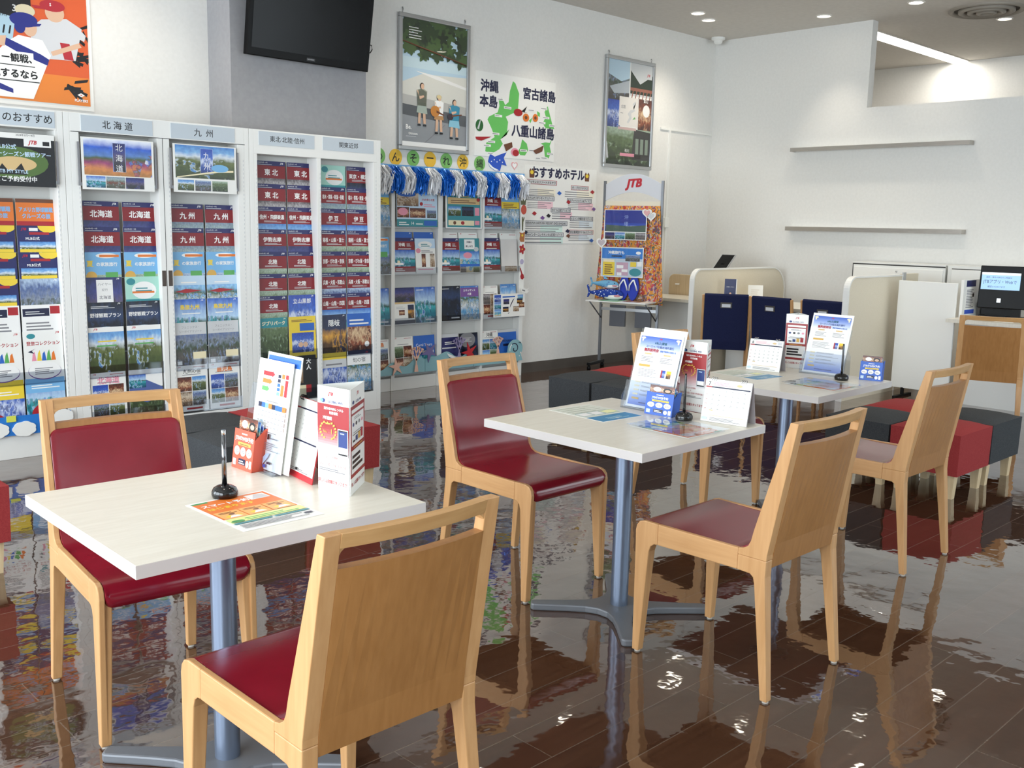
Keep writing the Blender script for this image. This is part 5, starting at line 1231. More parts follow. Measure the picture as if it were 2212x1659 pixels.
def f_beach(c):
    c.r(0, .04, 1, 1, ink_('poster_sky', (186, 214, 232))); c.r(0, .62, 1, .70, ink_('pale_sea', (200, 224, 234))); c.poly([(0, .50), (.3, .58), (1, .60), (1, .36), (0, .40)], ink_('sand_pale', (222, 222, 214)))
    c.poly([(.2, .60), (.55, .58), (1, .52), (1, .50), (.5, .555)], I_wht)
    c.poly([(0, .34), (1, .30), (1, .20), (0, .25)], ink_('sea_wall', (92, 96, 100))); c.poly([(0, .41), (1, .36), (1, .29), (0, .335)], ink_('wall_top', (190, 190, 186)))
    c.poly([(0, .25), (1, .20), (1, .04), (0, .04)], ink_('pavement', (150, 154, 158))); c.poly([(.34, .04), (.66, .2), (.67, .2), (.36, .04)], I_gry)
    c.tube([(-.36, -.012, .86), (.0, -.0125, .80), (.35, -.0125, .74)], .006, I_brn, 5)
    leafy(c, 3, 60, .02, .98, .80, .99, [ink_('leaf_a', (44, 66, 36)), ink_('leaf_b', (66, 92, 46)), ink_('leaf_c', (30, 46, 28))]); leafy(c, 5, 16, .30, .98, .70, .80, [ink_('leaf_a', (44, 66, 36)), ink_('leaf_b', (66, 92, 46))]); leafy(c, 8, 5, .06, .20, .74, .8, [ink_('leaf_b', (66, 92, 46))])
    for k in range(5): c.lines(.10, .925 - .02 * k, .30, .935 - .02 * k, 1, I_wht, .6, k)
    figure(c, .30, .17, .35, ink_('hair', (40, 30, 28)), ink_('sage', (150, 156, 140)), ink_('sage_skirt', (166, 180, 170)), SK, wide=1.1)
    figure(c, .56, .12, .32, ink_('hair', (40, 30, 28)), I_wht, ink_('tan_shorts', (186, 140, 92)), SK, True, ink_('straw', (214, 196, 150)))
    c.el(.50, .30, .07, .045, ink_('guitar', (196, 130, 60))); c.poly([(.52, .31), (.64, .28), (.64, .27), (.52, .29)], I_brn)
    figure(c, .80, .09, .33, ink_('hair', (40, 30, 28)), ink_('tealtop', (60, 140, 170)), ink_('skyskirt', (140, 196, 216)), SK, wide=1.2)
    c.el(.74, .27, .045, .028, ink_('banjo', (60, 50, 60))); c.poly([(.76, .285), (.92, .30), (.92, .29), (.76, .27)], I_brn)
    c.tx(.06, .155, .05, 'Be.', I_wht, 'L', bold=.02); c.tx(.10, .105, .026, 'Okinawa', I_wht, 'L', bold=.02); c.lines(.06, .08, .22, .085, 1, I_wht); c.r(0, 0, 1, .04, I_wht)
framed('framed beach poster with three people making music under leaves', 5.228, 6.015, 2.052, 3.165, f_beach)
def f_hokuriku(c):
    phr(c, 0, .62, .48, 1, 'town'); c.poly([(.0, .86), (.0, 1), (.48, 1), (.48, .84), (.3, .80)], ink_('poster_sky', (186, 214, 232))); c.poly([(.05, .74), (.48, .82), (.48, .70), (.15, .68)], ink_('glass_grey', (176, 184, 192)))
    c.r(.5, .68, 1, 1, ink_('mist', (206, 210, 212))); c.poly([(.5, .70), (.5, .92), (.72, .80), (1, .90), (1, .70)], ink_('leaf_c', (30, 46, 28))); c.r(.5, .73, 1, .76, ink_('bridge_red', (150, 92, 74)))
    for k in range(6): c.poly([(.53 + .08 * k, .66), (.55 + .08 * k, .66), (.58 + .08 * k, .74), (.56 + .08 * k, .74)], ink_('bridge_red', (150, 92, 74)))
    phr(c, 0, .36, .30, .62, 'snow'); phr(c, .70, .36, 1, .66, 'food'); c.el(.88, .55, .08, .06, I_wht); phr(c, 0, .0, 1, .36, 'forest'); c.poly([(.58, .06), (1, .06), (1, .34), (.62, .36)], ink_('dark_timber', (50, 48, 46)))
    for k in range(3): c.r(.66 + .11 * k, .12, .73 + .11 * k, .27, ink_('glass_green', (130, 146, 130)))
    c.poly([(.03, .06), (.07, .06), (.03, .22), (.0, .2)], I_lgr); c.r(.27, .38, .69, .66, ink_('map_card', (232, 228, 222))); c.poly([(.45, .42), (.5, .47), (.46, .50), (.52, .54), (.6, .55), (.56, .60), (.62, .63), (.64, .62), (.58, .57), (.63, .54), (.54, .51), (.55, .46), (.48, .41)], I_lgr); c.poly([(.57, .45), (.64, .46), (.62, .48)], I_grn)
    c.tx(.36, .565, .036, '北陸', I_gry, 'C', .2, .01); c.lines(.3, .50, .36, .51, 1, I_gry); c.r(.26, .345, .66, .37, ink_('rose_bar', (206, 176, 172)))
    c.tx(.86, .645, .036, '富山', I_wht, 'C', .2, .015); c.tx(.47, .145, .036, '石川', I_wht, 'C', .2, .015); c.r(.32, .09, .64, .12, I_pnk); c.r(.83, .86, .98, .92, ink_('mist', (206, 210, 212))); c.tx(.90, .895, .030, 'JTB', RED, 'C', shear=.28, bold=.03)
framed('framed Hokuriku poster with map card, right of the green island map', 7.858, 8.650, 2.055, 3.170, f_hokuriku)
# baseball poster above the left rack
def f_base(c):
    OR = ink_('poster_orange', (214, 92, 46)); c.r(0, 0, 1, 1, OR); c.r(0, 0, 1, .28, ink_('poster_amber', (226, 130, 50)))
    rd = random.Random(4)
    for (px, pz, n) in ((.86, .50, 9), (.80, .20, 9), (.90, .72, 5), (.12, .92, 6)):
        for k in range(n):
            a = rd.uniform(-.9, .3); L = rd.uniform(.08, .2)
            x, z = px + rd.uniform(-.08, .06), pz + rd.uniform(-.06, .06)
            c.poly([(x, z), (x + L * math.cos(a), z + L * math.sin(a)), (x + L * .9 * math.cos(a), z + L * math.sin(a) - .03), (x - .01, z - .03)], I_blk)
    c.r(0, .78, .42, 1, I_blk); c.tx(.18, .97, .10, 'ies', I_lgr, 'C', .3, .0, .2); c.tx(.28, .87, .09, '34', I_lgr, 'C', .2, .015)
    GRY = ink_('uniform_grey', (206, 208, 212)); WHT = I_wht; RD2 = ink_('cap_red', (176, 40, 52)); DB = ink_('cap_blue', (36, 44, 128))
    # player in grey
    c.poly([(.42, .42), (.86, .44), (.94, .76), (.78, .84), (.52, .80), (.40, .70)], GRY); c.poly([(.86, .80), (.98, .70), (.96, .64), (.80, .70)], GRY); c.el(.66, .88, .10, .09, SK); c.el(.64, .945, .13, .055, RD2); c.poly([(.42, .925), (.66, .935), (.60, .90), (.46, .90)], RD2); c.tx(.62, .955, .04, 'S', I_wht, bold=.02); c.poly([(.70, .60), (.80, .60), (.84, .44), (.74, .44)], RD2); c.poly([(.60, .5), (.9, .62), (.93, .58), (.62, .46)], SK)
    c.el(.36, .86, .10, .06, ink_('glove_cream', (214, 204, 172)))
    # striped jersey at the left
    c.poly([(0, .56), (.22, .56), (.26, .78), (0, .82)], ink_('jersey_blue', (170, 200, 216))); c.tx(.12, .79, .04, 'JARVIS', I_blk, wmax=.22, bold=.01); c.tx(.17, .66, .11, '11', I_blk, bold=.02, shear=.2)
    # batter in white with blue helmet
    c.poly([(.06, .02), (.40, .02), (.60, .46), (.52, .60), (.28, .62), (.16, .54), (.02, .40)], WHT); c.el(.40, .70, .07, .08, SK); c.el(.34, .77, .14, .07, DB); c.poly([(.34, .74), (.52, .755), (.50, .73), (.34, .70)], DB); c.el(.30, .70, .055, .06, DB); c.poly([(.16, .58), (.50, .46), (.58, .42), (.56, .36), (.30, .44), (.12, .52)], DB); c.poly([(.02, .58), (.16, .60), (.14, .50), (.0, .50)], SK); c.poly([(0, .66), (.06, .62), (.04, .58), (0, .58)], I_blk); c.poly([(.03, .16), (.2, .10), (.2, .06), (.02, .10)], DB)
    c.r(0, .34, .42, .46, I_wht); c.tx(.40, .40, .085, 'ー観戦、', I_blk, 'R', .40, .03); c.r(0, .325, .43, .333, I_blk); c.r(0, .19, .46, .315, I_wht); c.tx(.45, .25, .09, '戦するなら', I_blk, 'R', .46, .03); c.r(0, .178, .47, .187, I_blk)
    c.poly([(.86, .105), (.90, .125), (.94, .105), (.90, .085)], I_wht); c.poly([(.885, .105), (.90, .112), (.915, .105), (.90, .098)], OR); c.tx(.90, .05, .035, 'PLAYERS', I_wht, 'C', .2, .03)
t = thing('baseball_poster', 'orange baseball poster with batter above the left rack', 'poster', (2.18, YW, 2.125))
OR_ = ink_('poster_orange', (214, 92, 46)); c = Card(.98, 1.50, .004, M_paper); c.r(0, 0, 1, 1, OR_); c.build('print', t, loc=(.0, -.006, .03))
c = Card(.60, .64, .0005, OR_); f_base(c); c.build('printed_players', t, loc=(.19, -.0102, .03))
g = MB(); g.box(-.515, -.006, 0, .515, 0, 1.56, M_paper); g.build('white_mount', t)
# island map poster
c = Card(1.045, .745, .002, M_paper)
LG = ink_('map_green', (104, 194, 96), .6)
isl = [(.20, .03), (.30, .10), (.34, .17), (.31, .22), (.36, .26), (.42, .36), (.385, .28), (.40, .44), (.37, .50), (.47, .56), (.52, .62), (.53, .80), (.48, .92), (.45, .94), (.415, .82), (.40, .68), (.36, .64), (.32, .72), (.28, .70), (.29, .62), (.27, .54), (.17, .48), (.15, .44), (.20, .34), (.24, .24), (.14, .16), (.13, .06)]
c.poly(isl, LG); c.poly([(.90, .70), (.97, .47), (1.0, .42), (.88, .42), (.84, .48), (.88, .56), (.86, .62)], LG); c.poly([(.80, .60), (.76, .62), (.77, .56), (.80, .55)], LG); c.poly([(.58, .25), (.64, .2), (.66, .12), (.62, .05), (.56, .05), (.53, .09), (.56, .15)], LG); c.poly([(.98, .32), (.94, .2), (.96, .12), (.93, .04), (.88, .06), (.86, .2), (.82, .22), (.88, .24), (.94, .24)], LG)
I_ink = ink_('title_ink', (26, 30, 66), .6)
c.tx(.17, .84, .15, '沖縄', I_ink, 'C', .26, .035); c.tx(.16, .66, .15, '本島', I_ink, 'C', .24, .035); c.tx(.79, .82, .15, '宮古諸島', I_ink, 'C', .44, .035); c.tx(.72, .35, .155, '八重山諸島', I_ink, 'C', .56, .035)
for k, (x, z) in enumerate(((.31, .70), (.39, .61), (.28, .50), (.25, .28), (.20, .18), (.15, .13), (.20, .04), (.60, .11), (.85, .66), (.88, .55), (.83, .48), (.97, .46), (.69, .62), (.71, .12), (.95, .10), (.80, .03), (.87, .04))): c.r(x - .045, z - .014, x + .045, z + .014, I_wht); c.lines(x - .038, z - .005, x + .04, z + .007, 1, I_gry, .7, k)
c.el(.055, .36, .045, .07, ink_('melon_green', (40, 100, 50))); c.poly([(.03, .32), (.06, .42), (.07, .42), (.05, .31)], I_lgr); c.poly([(.01, .22), (.20, .24), (.08, .18), (.02, .19)], I_drd); c.el(.52, .57, .055, .045, I_drd); c.poly([(.56, .59), (.63, .66), (.60, .58), (.64, .58)], I_blk); c.el(.62, .52, .04, .05, I_org); c.el(.74, .53, .035, .05, I_org); c.el(.62, .52, .018, .02, I_brn); c.el(.74, .53, .016, .02, I_brn); c.poly([(.66, .49), (.70, .53), (.68, .46)], LG); c.poly([(.35, .16), (.45, .2), (.46, .14), (.38, .08)], I_brn); c.el(.49, .08, .05, .05, I_pnk); c.el(.50, .07, .04, .04, I_drd); c.poly([(.72, .12), (.86, .2), (.84, .12), (.76, .08)], I_brn)
o = c.build('map_poster', None, loc=(6.622, YW - .001, 2.058)); tag(o, 'white hand-made poster of green Okinawa islands with dark titles', 'poster')
# hotel poster
c = Card(1.045, .745, .002, M_paper)
c.tx(.46, .915, .15, 'おすすめホテル', I_ink, 'C', .72, .035)
for x in (.10, .86): c.poly([(x - .03, .84), (x + .03, .84), (x + .035, .93), (x + .02, .96), (x, .93), (x - .02, .96), (x - .035, .93)], I_brn); c.el(x, .91, .022, .025, I_yel)
heads = [(.22, .79, .42, 'ルネッサンスリゾートオキナワ', I_drd), (.76, .745, .24, 'ザ・ブセナテラス', I_drd), (.22, .585, .36, 'ホテルオリオンモトブリゾート', I_ink), (.76, .575, .34, 'カヌチャベイホテル&ヴィラズ', I_ink), (.50, .44, .26, 'ホテル日航アリビラ', I_ink), (.80, .335, .32, 'ヒルトン沖縄北谷リゾート', I_ink), (.30, .265, .58, 'OKINAWA KARIYUSHI RESORT EXES ISHIGAKI', I_ink), (.80, .155, .34, '宮古島東急ホテル&リゾーツ', I_drd), (.28, .115, .52, 'ANAインターコンチネンタル石垣リゾート', I_ink)]
blocks = [(.22, .665, .40, I_cream, 4), (.76, .665, .42, I_cream, 3), (.22, .50, .34, I_pnk, 4), (.78, .50, .36, I_pnk, 4), (.52, .37, .28, I_pnk, 3), (.80, .26, .34, I_lbl, 3), (.28, .20, .50, I_mint, 3), (.80, .085, .36, I_lbl, 3), (.28, .05, .52, I_mint, 2)]
for (x, z, w, mm, n), (hx, hz, hw, txt, hm) in zip(blocks, heads):
    c.r(x - w * .1, z - .05, x + w / 2, z + .045, ink_('tint_' + mm.name, tuple(min(255, int(128 + 127 * v ** .45)) for v in mm.node_tree.nodes['Principled BSDF'].inputs[0].default_value[:3])))
    c.lines(x - w / 2, z - .045, x + w / 2, z + .045, n, I_gry, .35, int(x * 100 + z * 10))
for hx, hz, hw, txt, hm in heads:
    c.r(hx - hw / 2 - .006, hz - .030, hx + hw / 2 + .006, hz + .030, hm); c.r(hx - hw / 2, hz - .025, hx + hw / 2, hz + .025, I_lgr); c.tx(hx, hz, .040, txt, I_blk, 'C', hw * .95, .015)
for x, z, mm in ((.47, .66, I_blu), (.03, .62, I_blk), (.94, .70, I_drd), (.60, .55, I_drd), (.97, .47, I_pur), (.14, .385, I_drd), (.25, .33, I_pur), (.33, .36, I_blk), (.03, .14, I_dnv), (.60, .165, I_dnv), (.61, .10, I_brn), (.95, .04, I_blu)): c.poly([(x - .03, z), (x, z + .03), (x + .035, z + .005), (x + .01, z - .025)], mm)
o = c.build('hotel_poster', None, loc=(7.265, YW - .001, 1.268)); tag(o, 'white hand-made list of recommended hotels left of the display stand', 'poster')

# ================================================================ things on the display stand
def stand_card(w, h, x, z, lab, fn):
    c = Card(w, h, .003, M_paper); fn(c)
    c.r(0, 0, 1, 1, M_glass)
    o = c.build('display_card', None, loc=onstand(x, -.078, z), rot=(0, 0, R(-74))); tag(o, lab, 'card', 'cards on the display stand')
def f_sea(c):
    phr(c, .02, .28, .98, .98, 'snow'); c.r(.02, .55, .98, .98, ink_('deep_blue', (30, 44, 140))); c.r(.02, .48, .98, .56, ink_('sea_line', (40, 70, 170))); c.poly([(.05, .5), (.6, .46), (.98, .50), (.98, .28), (.05, .28)], ink_('reef', (70, 92, 80))); c.vt(.52, .76, .15, '沖縄', ink_('title_pale', (150, 170, 220)), .22)
    for k, p in enumerate(('dusk', 'sea', 'forest', 'cliff')): phr(c, .03 + .24 * k, .03, .26 + .24 * k, .25, p)
def f_trip(c):
    c.r(.02, .02, .98, .98, ink_('pale_steel', (190, 206, 220))); c.r(.02, .62, .98, .96, ink_('poster_blue', (40, 120, 204))); c.tx(.36, .82, .12, '沖縄旅行も', I_wht, 'C', .45, .025); c.el(.88, .82, .06, .05, I_wht); c.r(.25, .68, .5, .72, I_dnv); phr(c, .58, .54, .92, .74, 'town'); c.r(.05, .05, .33, .50, I_yel); c.r(.06, .5, .32, .58, I_cream); c.lines(.09, .1, .3, .45, 5, I_brn); c.r(.37, .06, .65, .5, ink_('mauve', (196, 160, 180))); c.r(.38, .3, .54, .40, I_wht); c.r(.5, .18, .64, .27, I_wht); c.r(.39, .06, .5, .16, I_wht); c.r(.70, .36, .84, .52, I_yel); c.r(.86, .38, .97, .54, I_wht); c.el(.82, .18, .14, .13, I_tel)
stand_card(.46, .30, .27, 1.315, 'laminated deep blue sea card on the orange cloth', f_sea)
stand_card(.46, .30, .25, .945, 'laminated blue trip card with yellow boxes on the orange cloth', f_trip)
def onflat(name, lab, x, z, pts_list):
    g = Card(1, 1, .003, M_paper); g.clip = False; g.v, g.f, g.m, g.u, g.sm, g.mats = [], [], [], [], [], []
    g.prism(pts_list[0][0], 'y', -.003, 0, pts_list[0][1])
    for p, mm in pts_list[1:]: g.poly([(a + .5, b_) for a, b_ in p], mm)
    o = g.build(name, None, loc=onstand(x, -.085, z), rot=(0, 0, R(-74))); tag(o, lab, 'decoration', 'paper hearts on the display stand')
onflat('paper_heart', 'white paper heart at the upper right of the display stand cloth', .50, 1.585, [(heart(0, 0, .055), M_paper), (heart(0, 0, .038), ink_('heart_pink', (226, 170, 170)))])
onflat('paper_heart', 'second white paper heart overlapping the blue sea card corner', .545, 1.555, [(heart(0, 0, .055), M_paper), (heart(0, 0, .036), I_lgr)])
onflat('paper_heart', 'white paper heart between the two cards at the left', .02, 1.285, [(heart(0, 0, .06), M_paper), (heart(0, 0, .042), ink_('heart_grey', (196, 184, 190)))])
# plush whale sharks
def whale_mat(name, c1, c2, sc):
    m = mat(name, c1, .85); n, l, b = nodes(m); tc = n.new('ShaderNodeTexCoord'); vo = n.new('ShaderNodeTexVoronoi'); vo.inputs['Scale'].default_value = sc
    lt = n.new('ShaderNodeMath'); lt.operation = 'LESS_THAN'; lt.inputs[1].default_value = .26; mx = n.new('ShaderNodeMixRGB'); mx.inputs[1].default_value = lin(c1); mx.inputs[2].default_value = lin(c2)
    l.new(tc.outputs['Object'], vo.inputs['Vector']); l.new(vo.outputs['Distance'], lt.inputs[0]); l.new(lt.outputs[0], mx.inputs[0]); l.new(mx.outputs[0], b.inputs['Base Color']); return m
M_wh1 = whale_mat('blue_plush', (24, 60, 150), (226, 234, 246), 38); M_wh2 = whale_mat('pale_blue_plush', (110, 170, 206), (90, 130, 180), 26); M_belly = mat('white_plush', (236, 232, 228), .9); M_mouth = mat('pink_felt', (214, 150, 156), .9)
def whale(lab, x, y, z, s, mm, rz):
    t = thing('plush_whale_shark', lab, 'soft toy', onstand(x, y, z), R(-74 + rz), 'plush whale sharks')
    vs = []; fs = []; n = 16; ns = 18
    for i in range(ns + 1):
        u = i / ns; L = (u - .5) * .34
        r_ = .078 * (math.sin(math.pi * min(1, u * .92 + .06)) ** .6) * (.35 + .75 * u) + .004
        if u > .96: r_ *= .7
        for k in range(n):
            a = 2 * math.pi * k / n
            vs.append((L, r_ * 1.15 * math.cos(a), .058 + r_ * .78 * math.sin(a) + .012 * (1 - u)))
    for i in range(ns):
        for k in range(n): fs.append((i * n + k, i * n + (k + 1) % n, (i + 1) * n + (k + 1) % n, (i + 1) * n + k))
    fs += [tuple(range(n))[::-1], tuple(ns * n + k for k in range(n))]
    T = Matrix.Scale(s, 4)
    g = MB(); g.add(vs, fs, mm, None, T, True); g.build('body', t)
    g = MB(); g.ell((.075, 0, .036), .10, .083, .034, M_belly, 20, 10, T); g.build('belly', t)
    g = MB(); g.ell((.125, -.05, .045), .036, .035, .012, M_mouth, 14, 8, T); g.build('mouth', t)
    g = MB(); g.prism([(-.02, .125), (.03, .125), (-.01, .165), (-.03, .16)], 'y', -.008, .008, mm, T); g.build('fin', t, .004)
    g = MB(); g.prism([(-.16, .07), (-.19, .15), (-.205, .14), (-.185, .075), (-.20, .02), (-.185, .02)], 'y', -.010, .010, mm, T); g.build('tail', t, .004)
    for sy in (-1, 1):
        g = MB(); g.prism([(.02, sy * .06), (.06, sy * .06), (.0, sy * .125), (-.02, sy * .12)], 'z', .035, .05, mm, T); g.build('fin', t, .004)
        g = MB(); g.ell((.13, sy * .062, .078), .007, .005, .007, M_black, 10, 8, T); g.build('eye', t)
whale('larger dark blue spotted plush whale shark lying on the stand tray', .13, -.17, .717, 1.0, M_wh1, 8)
whale('smaller pale blue plush whale shark on top of the dark blue one', .11, -.15, .826, .78, M_wh2, 14)
M_flip = mat('flip_flop_blue', (26, 52, 170), .6); M_strap = mat('flip_flop_strap', (236, 238, 242), .5)
def flip(lab, x):
    t = thing('flip_flop', lab, 'flip-flop', onstand(x, -.10, .717), R(-74), 'blue flip-flops')
    pts = []
    for k in range(36):
        a = 2 * math.pi * k / 36
        w = .050 + .006 * math.cos(a) ; pts.append((w * math.sin(a) * (1 - .12 * math.cos(a * 2)), .135 - .135 * math.cos(a)))
    Mx = Matrix.Rotation(R(-10), 4, 'X')
    g = MB(); g.prism(pts, 'y', -.018, .0, M_flip, Mx); g.build('sole', t, .003)
    g = MB()
    for sx in (-1, 1): g.tube([Mx @ Vector((sx * .042, -.018, .10)), Mx @ Vector((sx * .033, -.042, .15)), Mx @ Vector((sx * .006, -.034, .20)), Mx @ Vector((0, -.018, .205))], .008, M_strap, 8)
    g.build('strap', t)
flip('left blue flip-flop with white strap standing on the stand tray', .285); flip('right blue flip-flop with white strap leaning on the orange cloth', .39)
cd = Card(.20, .28, .002, I_grn); cd.r(.1, .1, .9, .9, I_mint); o = cd.build('tray_leaflet', None, loc=onstand(.22, -.33, .7175), rot=(R(-90), 0, R(-74))); tag(o, 'green leaflet lying on the stand tray', 'leaflet')
cd = Card(.20, .26, .002, I_wht); phr(cd, .05, .05, .95, .95, 'food'); o = cd.build('tray_leaflet', None, loc=onstand(.46, -.33, .7175), rot=(R(-90), 0, R(-70))); tag(o, 'brown photo leaflet lying on the right of the stand tray', 'leaflet')
o = MB().lathe([(.001, 0), (.04, .001), (.05, .03), (.035, .065), (.03, .07)], (0, 0, 0), M_pocket, 18).build('glass_ornament', None, loc=onstand(.47, -.10, .7195)); tag(o, 'small clear glass ornament at the right of the flip-flops', 'ornament')
# ================================================================ things on the tables
TT = .7203
def mixc(a, b, t): return tuple(a[k] + (b[k] - a[k]) * t for k in range(3))
def grad(c, x0, z0, x1, z1, ca, cb, n, nm):
    for k in range(n):
        c.r(x0, z0 + (z1 - z0) * k / n, x1, z0 + (z1 - z0) * (k + 1) / n, ink_('%s_%d' % (nm, k), mixc(ca, cb, (k + .5) / n)))
I_wine = ink_('wine_red', (156, 44, 48)); I_txred = ink_('text_red', (170, 40, 50)); I_phone = ink_('phone_blue', (36, 58, 120))
def tri_a(c):
    grad(c, 0, .34, 1, .62, (240, 238, 238), (156, 44, 48), 12, 'wine_fade'); c.r(0, .62, 1, .835, I_wine)
    c.tx(.42, .93, .040, 'JTB', RED, 'C', shear=.28, bold=.035); c.lines(.30, .885, .60, .893, 1, I_gry); c.el(.18, .865, .07, .020, I_phone, 16); c.el(.14, .865, .05, .016, I_sky, 14); c.tx(.58, .862, .034, 'GLOBAL WiFi.', I_phone, 'C', .58, .01)
    c.tx(.52, .795, .030, '海外用WiFiレンタル', I_wht, 'C', .74, .02); c.tx(.52, .757, .030, '利用者数', I_wht, 'C', .36, .02); c.tx(.32, .705, .036, '7年連続', I_wht, 'C', .36, .03)
    for s in (-1, 1):
        for k in range(7):
            a = R(-60 + 20 * k); x = .34 + s * .25 * math.cos(a); z = .585 + .085 * math.sin(a)
            c.poly([(x - .035, z - .012), (x + .03, z - .006), (x + .035, z + .012), (x - .02, z + .008)], I_gold)
    c.poly([(.25, .665), (.27, .645), (.41, .645), (.43, .665), (.385, .655), (.34, .672), (.295, .655)], I_gold); c.tx(.26, .575, .036, 'No.', I_gold, 'C', .2, .01); c.tx(.46, .580, .065, '1', I_gold, 'C', .2, .02)
    c.r(.66, .36, .98, .62, I_lgr); c.r(.68, .375, .96, .61, I_blk); c.r(.69, .45, .95, .60, I_phone); c.r(.69, .39, .95, .45, I_wht); c.r(.74, .575, .86, .585, I_lbl)
    c.tx(.46, .335, .028, '安心の定額制', I_txred, 'C', .5, .005); c.tx(.46, .30, .024, '&', I_txred); c.tx(.5, .262, .028, '200以上の国と地域で利用可能！', I_txred, 'C', .9, .005); c.lines(.06, .20, .92, .235, 2, I_gry); c.tx(.5, .10, .040, '詳しくは店頭スタッフまで！', I_txred, 'C', .94, .018)
def tri_b(c):
    c.r(0, .16, 1, .835, I_wine); c.tx(.5, .93, .040, 'JTB', RED, 'C', shear=.28, bold=.035); c.tx(.56, .862, .034, 'GLOBAL WiFi.', I_phone, 'C', .6, .01); c.el(.2, .865, .07, .018, I_phone, 14)
    c.r(.08, .765, .92, .80, I_wht); c.r(.08, .46, .92, .745, I_wht); c.lines(.25, .70, .75, .73, 2, I_gry)
    for k in range(4): c.el(.2 + .2 * k, .655, .06, .018, (I_phone, I_blk, I_gry, I_pnk)[k], 14)
    c.lines(.2, .575, .8, .59, 1, I_gry); c.r(.14, .555, .86, .562, I_blk)
    for k, (mm, hh) in enumerate(((I_blk, .02), (I_phone, .05), (I_gold, .065), (I_drd, .085))): c.r(.16 + .18 * k, .49, .30 + .18 * k, .49 + hh, mm)
    c.r(.2, .435, .8, .445, I_gold); c.r(.04, .20, .96, .42, I_wht); c.lines(.10, .24, .85, .39, 3, I_blk, .6); c.tx(.5, .10, .040, '詳しくは店頭スタッフまで！', I_txred, 'C', .94, .018)
def trifold(lab, pts, h, arts):
    cx = sum(p[0] for p in pts) / 3; cy = sum(p[1] for p in pts) / 3
    t = thing('card_stand', lab, 'card stand', (cx, cy, TT), 0, 'red and white WiFi rental card stands')
    for k in range(3):
        a, b_ = Vector(pts[k]), Vector(pts[(k + 1) % 3])
        d = b_ - a; mid = (a + b_) / 2
        c = Card(d.length - .002, h, .0012, M_paper)
        if arts[k]: arts[k](c)
        c.build('printed_panel', t, loc=(mid.x - cx, mid.y - cy, 0), rot=(0, 0, math.atan2(d.y, d.x)))
trifold('tall red and white three-sided card stand on the nearest table', [(1.435, 2.222), (1.452, 2.098), (1.570, 2.200)], .285, [tri_a, tri_b, None])
trifold('red and white three-sided card stand on the middle table behind the pen', [(3.205, 2.336), (3.208, 2.212), (3.315, 2.27)], .28, [tri_a, tri_b, None])
trifold('red and white three-sided card stand between the August calendar and acrylic stand', [(4.80, 2.74), (4.672, 2.735), (4.70, 2.622)], .285, [tri_a, tri_b, None])

M_bead = mat('glossy_black', (10, 10, 11), .12, 0, .6)
def pen(lab, x, y, black):
    t = thing('pen_stand', lab, 'pen stand', (x, y, TT - .0002), 0, 'desk pens on round bases')
    g = MB(); g.lathe([(.0005, 0), (.031, 0), (.034, .008), (.0335, .016), (.029, .025), (.019, .031), (.007, .034), (.0005, .034)], (0, 0, 0), M_bead, 28); g.build('base', t)
    if black:
        g = MB(); g.tube([(0, 0, .028), (0, 0, .05), (0, 0, .17), (0, 0, .178)], .005, M_bead, 12, None, [.0065, .0052, .0045, .003]); g.build('pen', t)
    else:
        g = MB(); g.tube([(0, 0, .028), (0, 0, .10), (0, 0, .168)], .0058, mat('dark_chrome', (120, 122, 126), .12, 1.0), 14, None, [.0068, .006, .0055]); g.build('pen', t)
        g = MB(); g.tube([(0, 0, .166), (0, 0, .178)], .006, M_chrome, 14); g.build('pen_cap', t)
pen('chrome pen upright on a glossy black base on the nearest table', 1.203, 2.305, False)
pen('black pen upright on a black base on the middle table', 3.035, 2.184, True)
pen('black pen upright on a black base on the farthest table', 4.504, 2.314, True)

# flat flyers
def flyer(name, lab, x, y, w, h, rz, fn, t_=.0006, z=TT, curl=0.0):
    c = Card(w, h, t_, M_paper); fn(c)
    if curl:
        c2 = []
        for v in c.v:
            c2.append((v[0], v[1] - curl * max(0, 1 - (v[2] / h) * 3.2) ** 2 * max(0, .6 - v[0] / w), v[2]))
        c.v = c2
    o = c.build(name, None, loc=(x, y, z), rot=(R(-90), 0, rz)); return tag(o, lab, 'flyer', 'flyers lying on the tables')
def f_smart(c):
    OA, OB = ink_('flyer_orange', (232, 122, 48)), ink_('flyer_amber', (246, 178, 104))
    c.r(.04, .38, .97, .97, OA); c.r(.04, .93, .24, .97, ink_('flyer_green', (70, 150, 90))); c.tx(.38, .83, .085, 'スマート予約', I_wht, 'C', .58, .03); c.tx(.38, .72, .075, 'はじまります', I_yel, 'C', .56, .03); c.r(.68, .78, .93, .93, I_wht); c.poly([(.70, .79), (.92, .79), (.9, .9), (.8, .92)], I_lgr)
    for k in range(3):
        x = .06 + .30 * k; c.r(x, .38, x + .29, .60, OB); c.el(x + .15, .44, .10, .035, I_yel); c.el(x + .16, .48, .035, .025, SK); c.el(x + .16, .50, .036, .018, I_brn); c.poly([(x + .08, .405), (x + .24, .405), (x + .2, .455), (x + .12, .455)], I_wht); c.lines(x + .04, .53, x + .26, .58, 2, I_brn)
    c.r(.04, .24, .97, .36, ink_('flyer_lime', (226, 236, 150))); c.lines(.24, .26, .92, .34, 2, I_grn); c.el(.13, .27, .08, .035, ink_('flyer_green', (70, 150, 90))); c.r(.04, .19, .50, .22, I_tel); c.r(.53, .19, .97, .22, I_tel); c.lines(.06, .06, .9, .17, 4, I_gry); c.r(.84, .10, .94, .14, I_dnv)
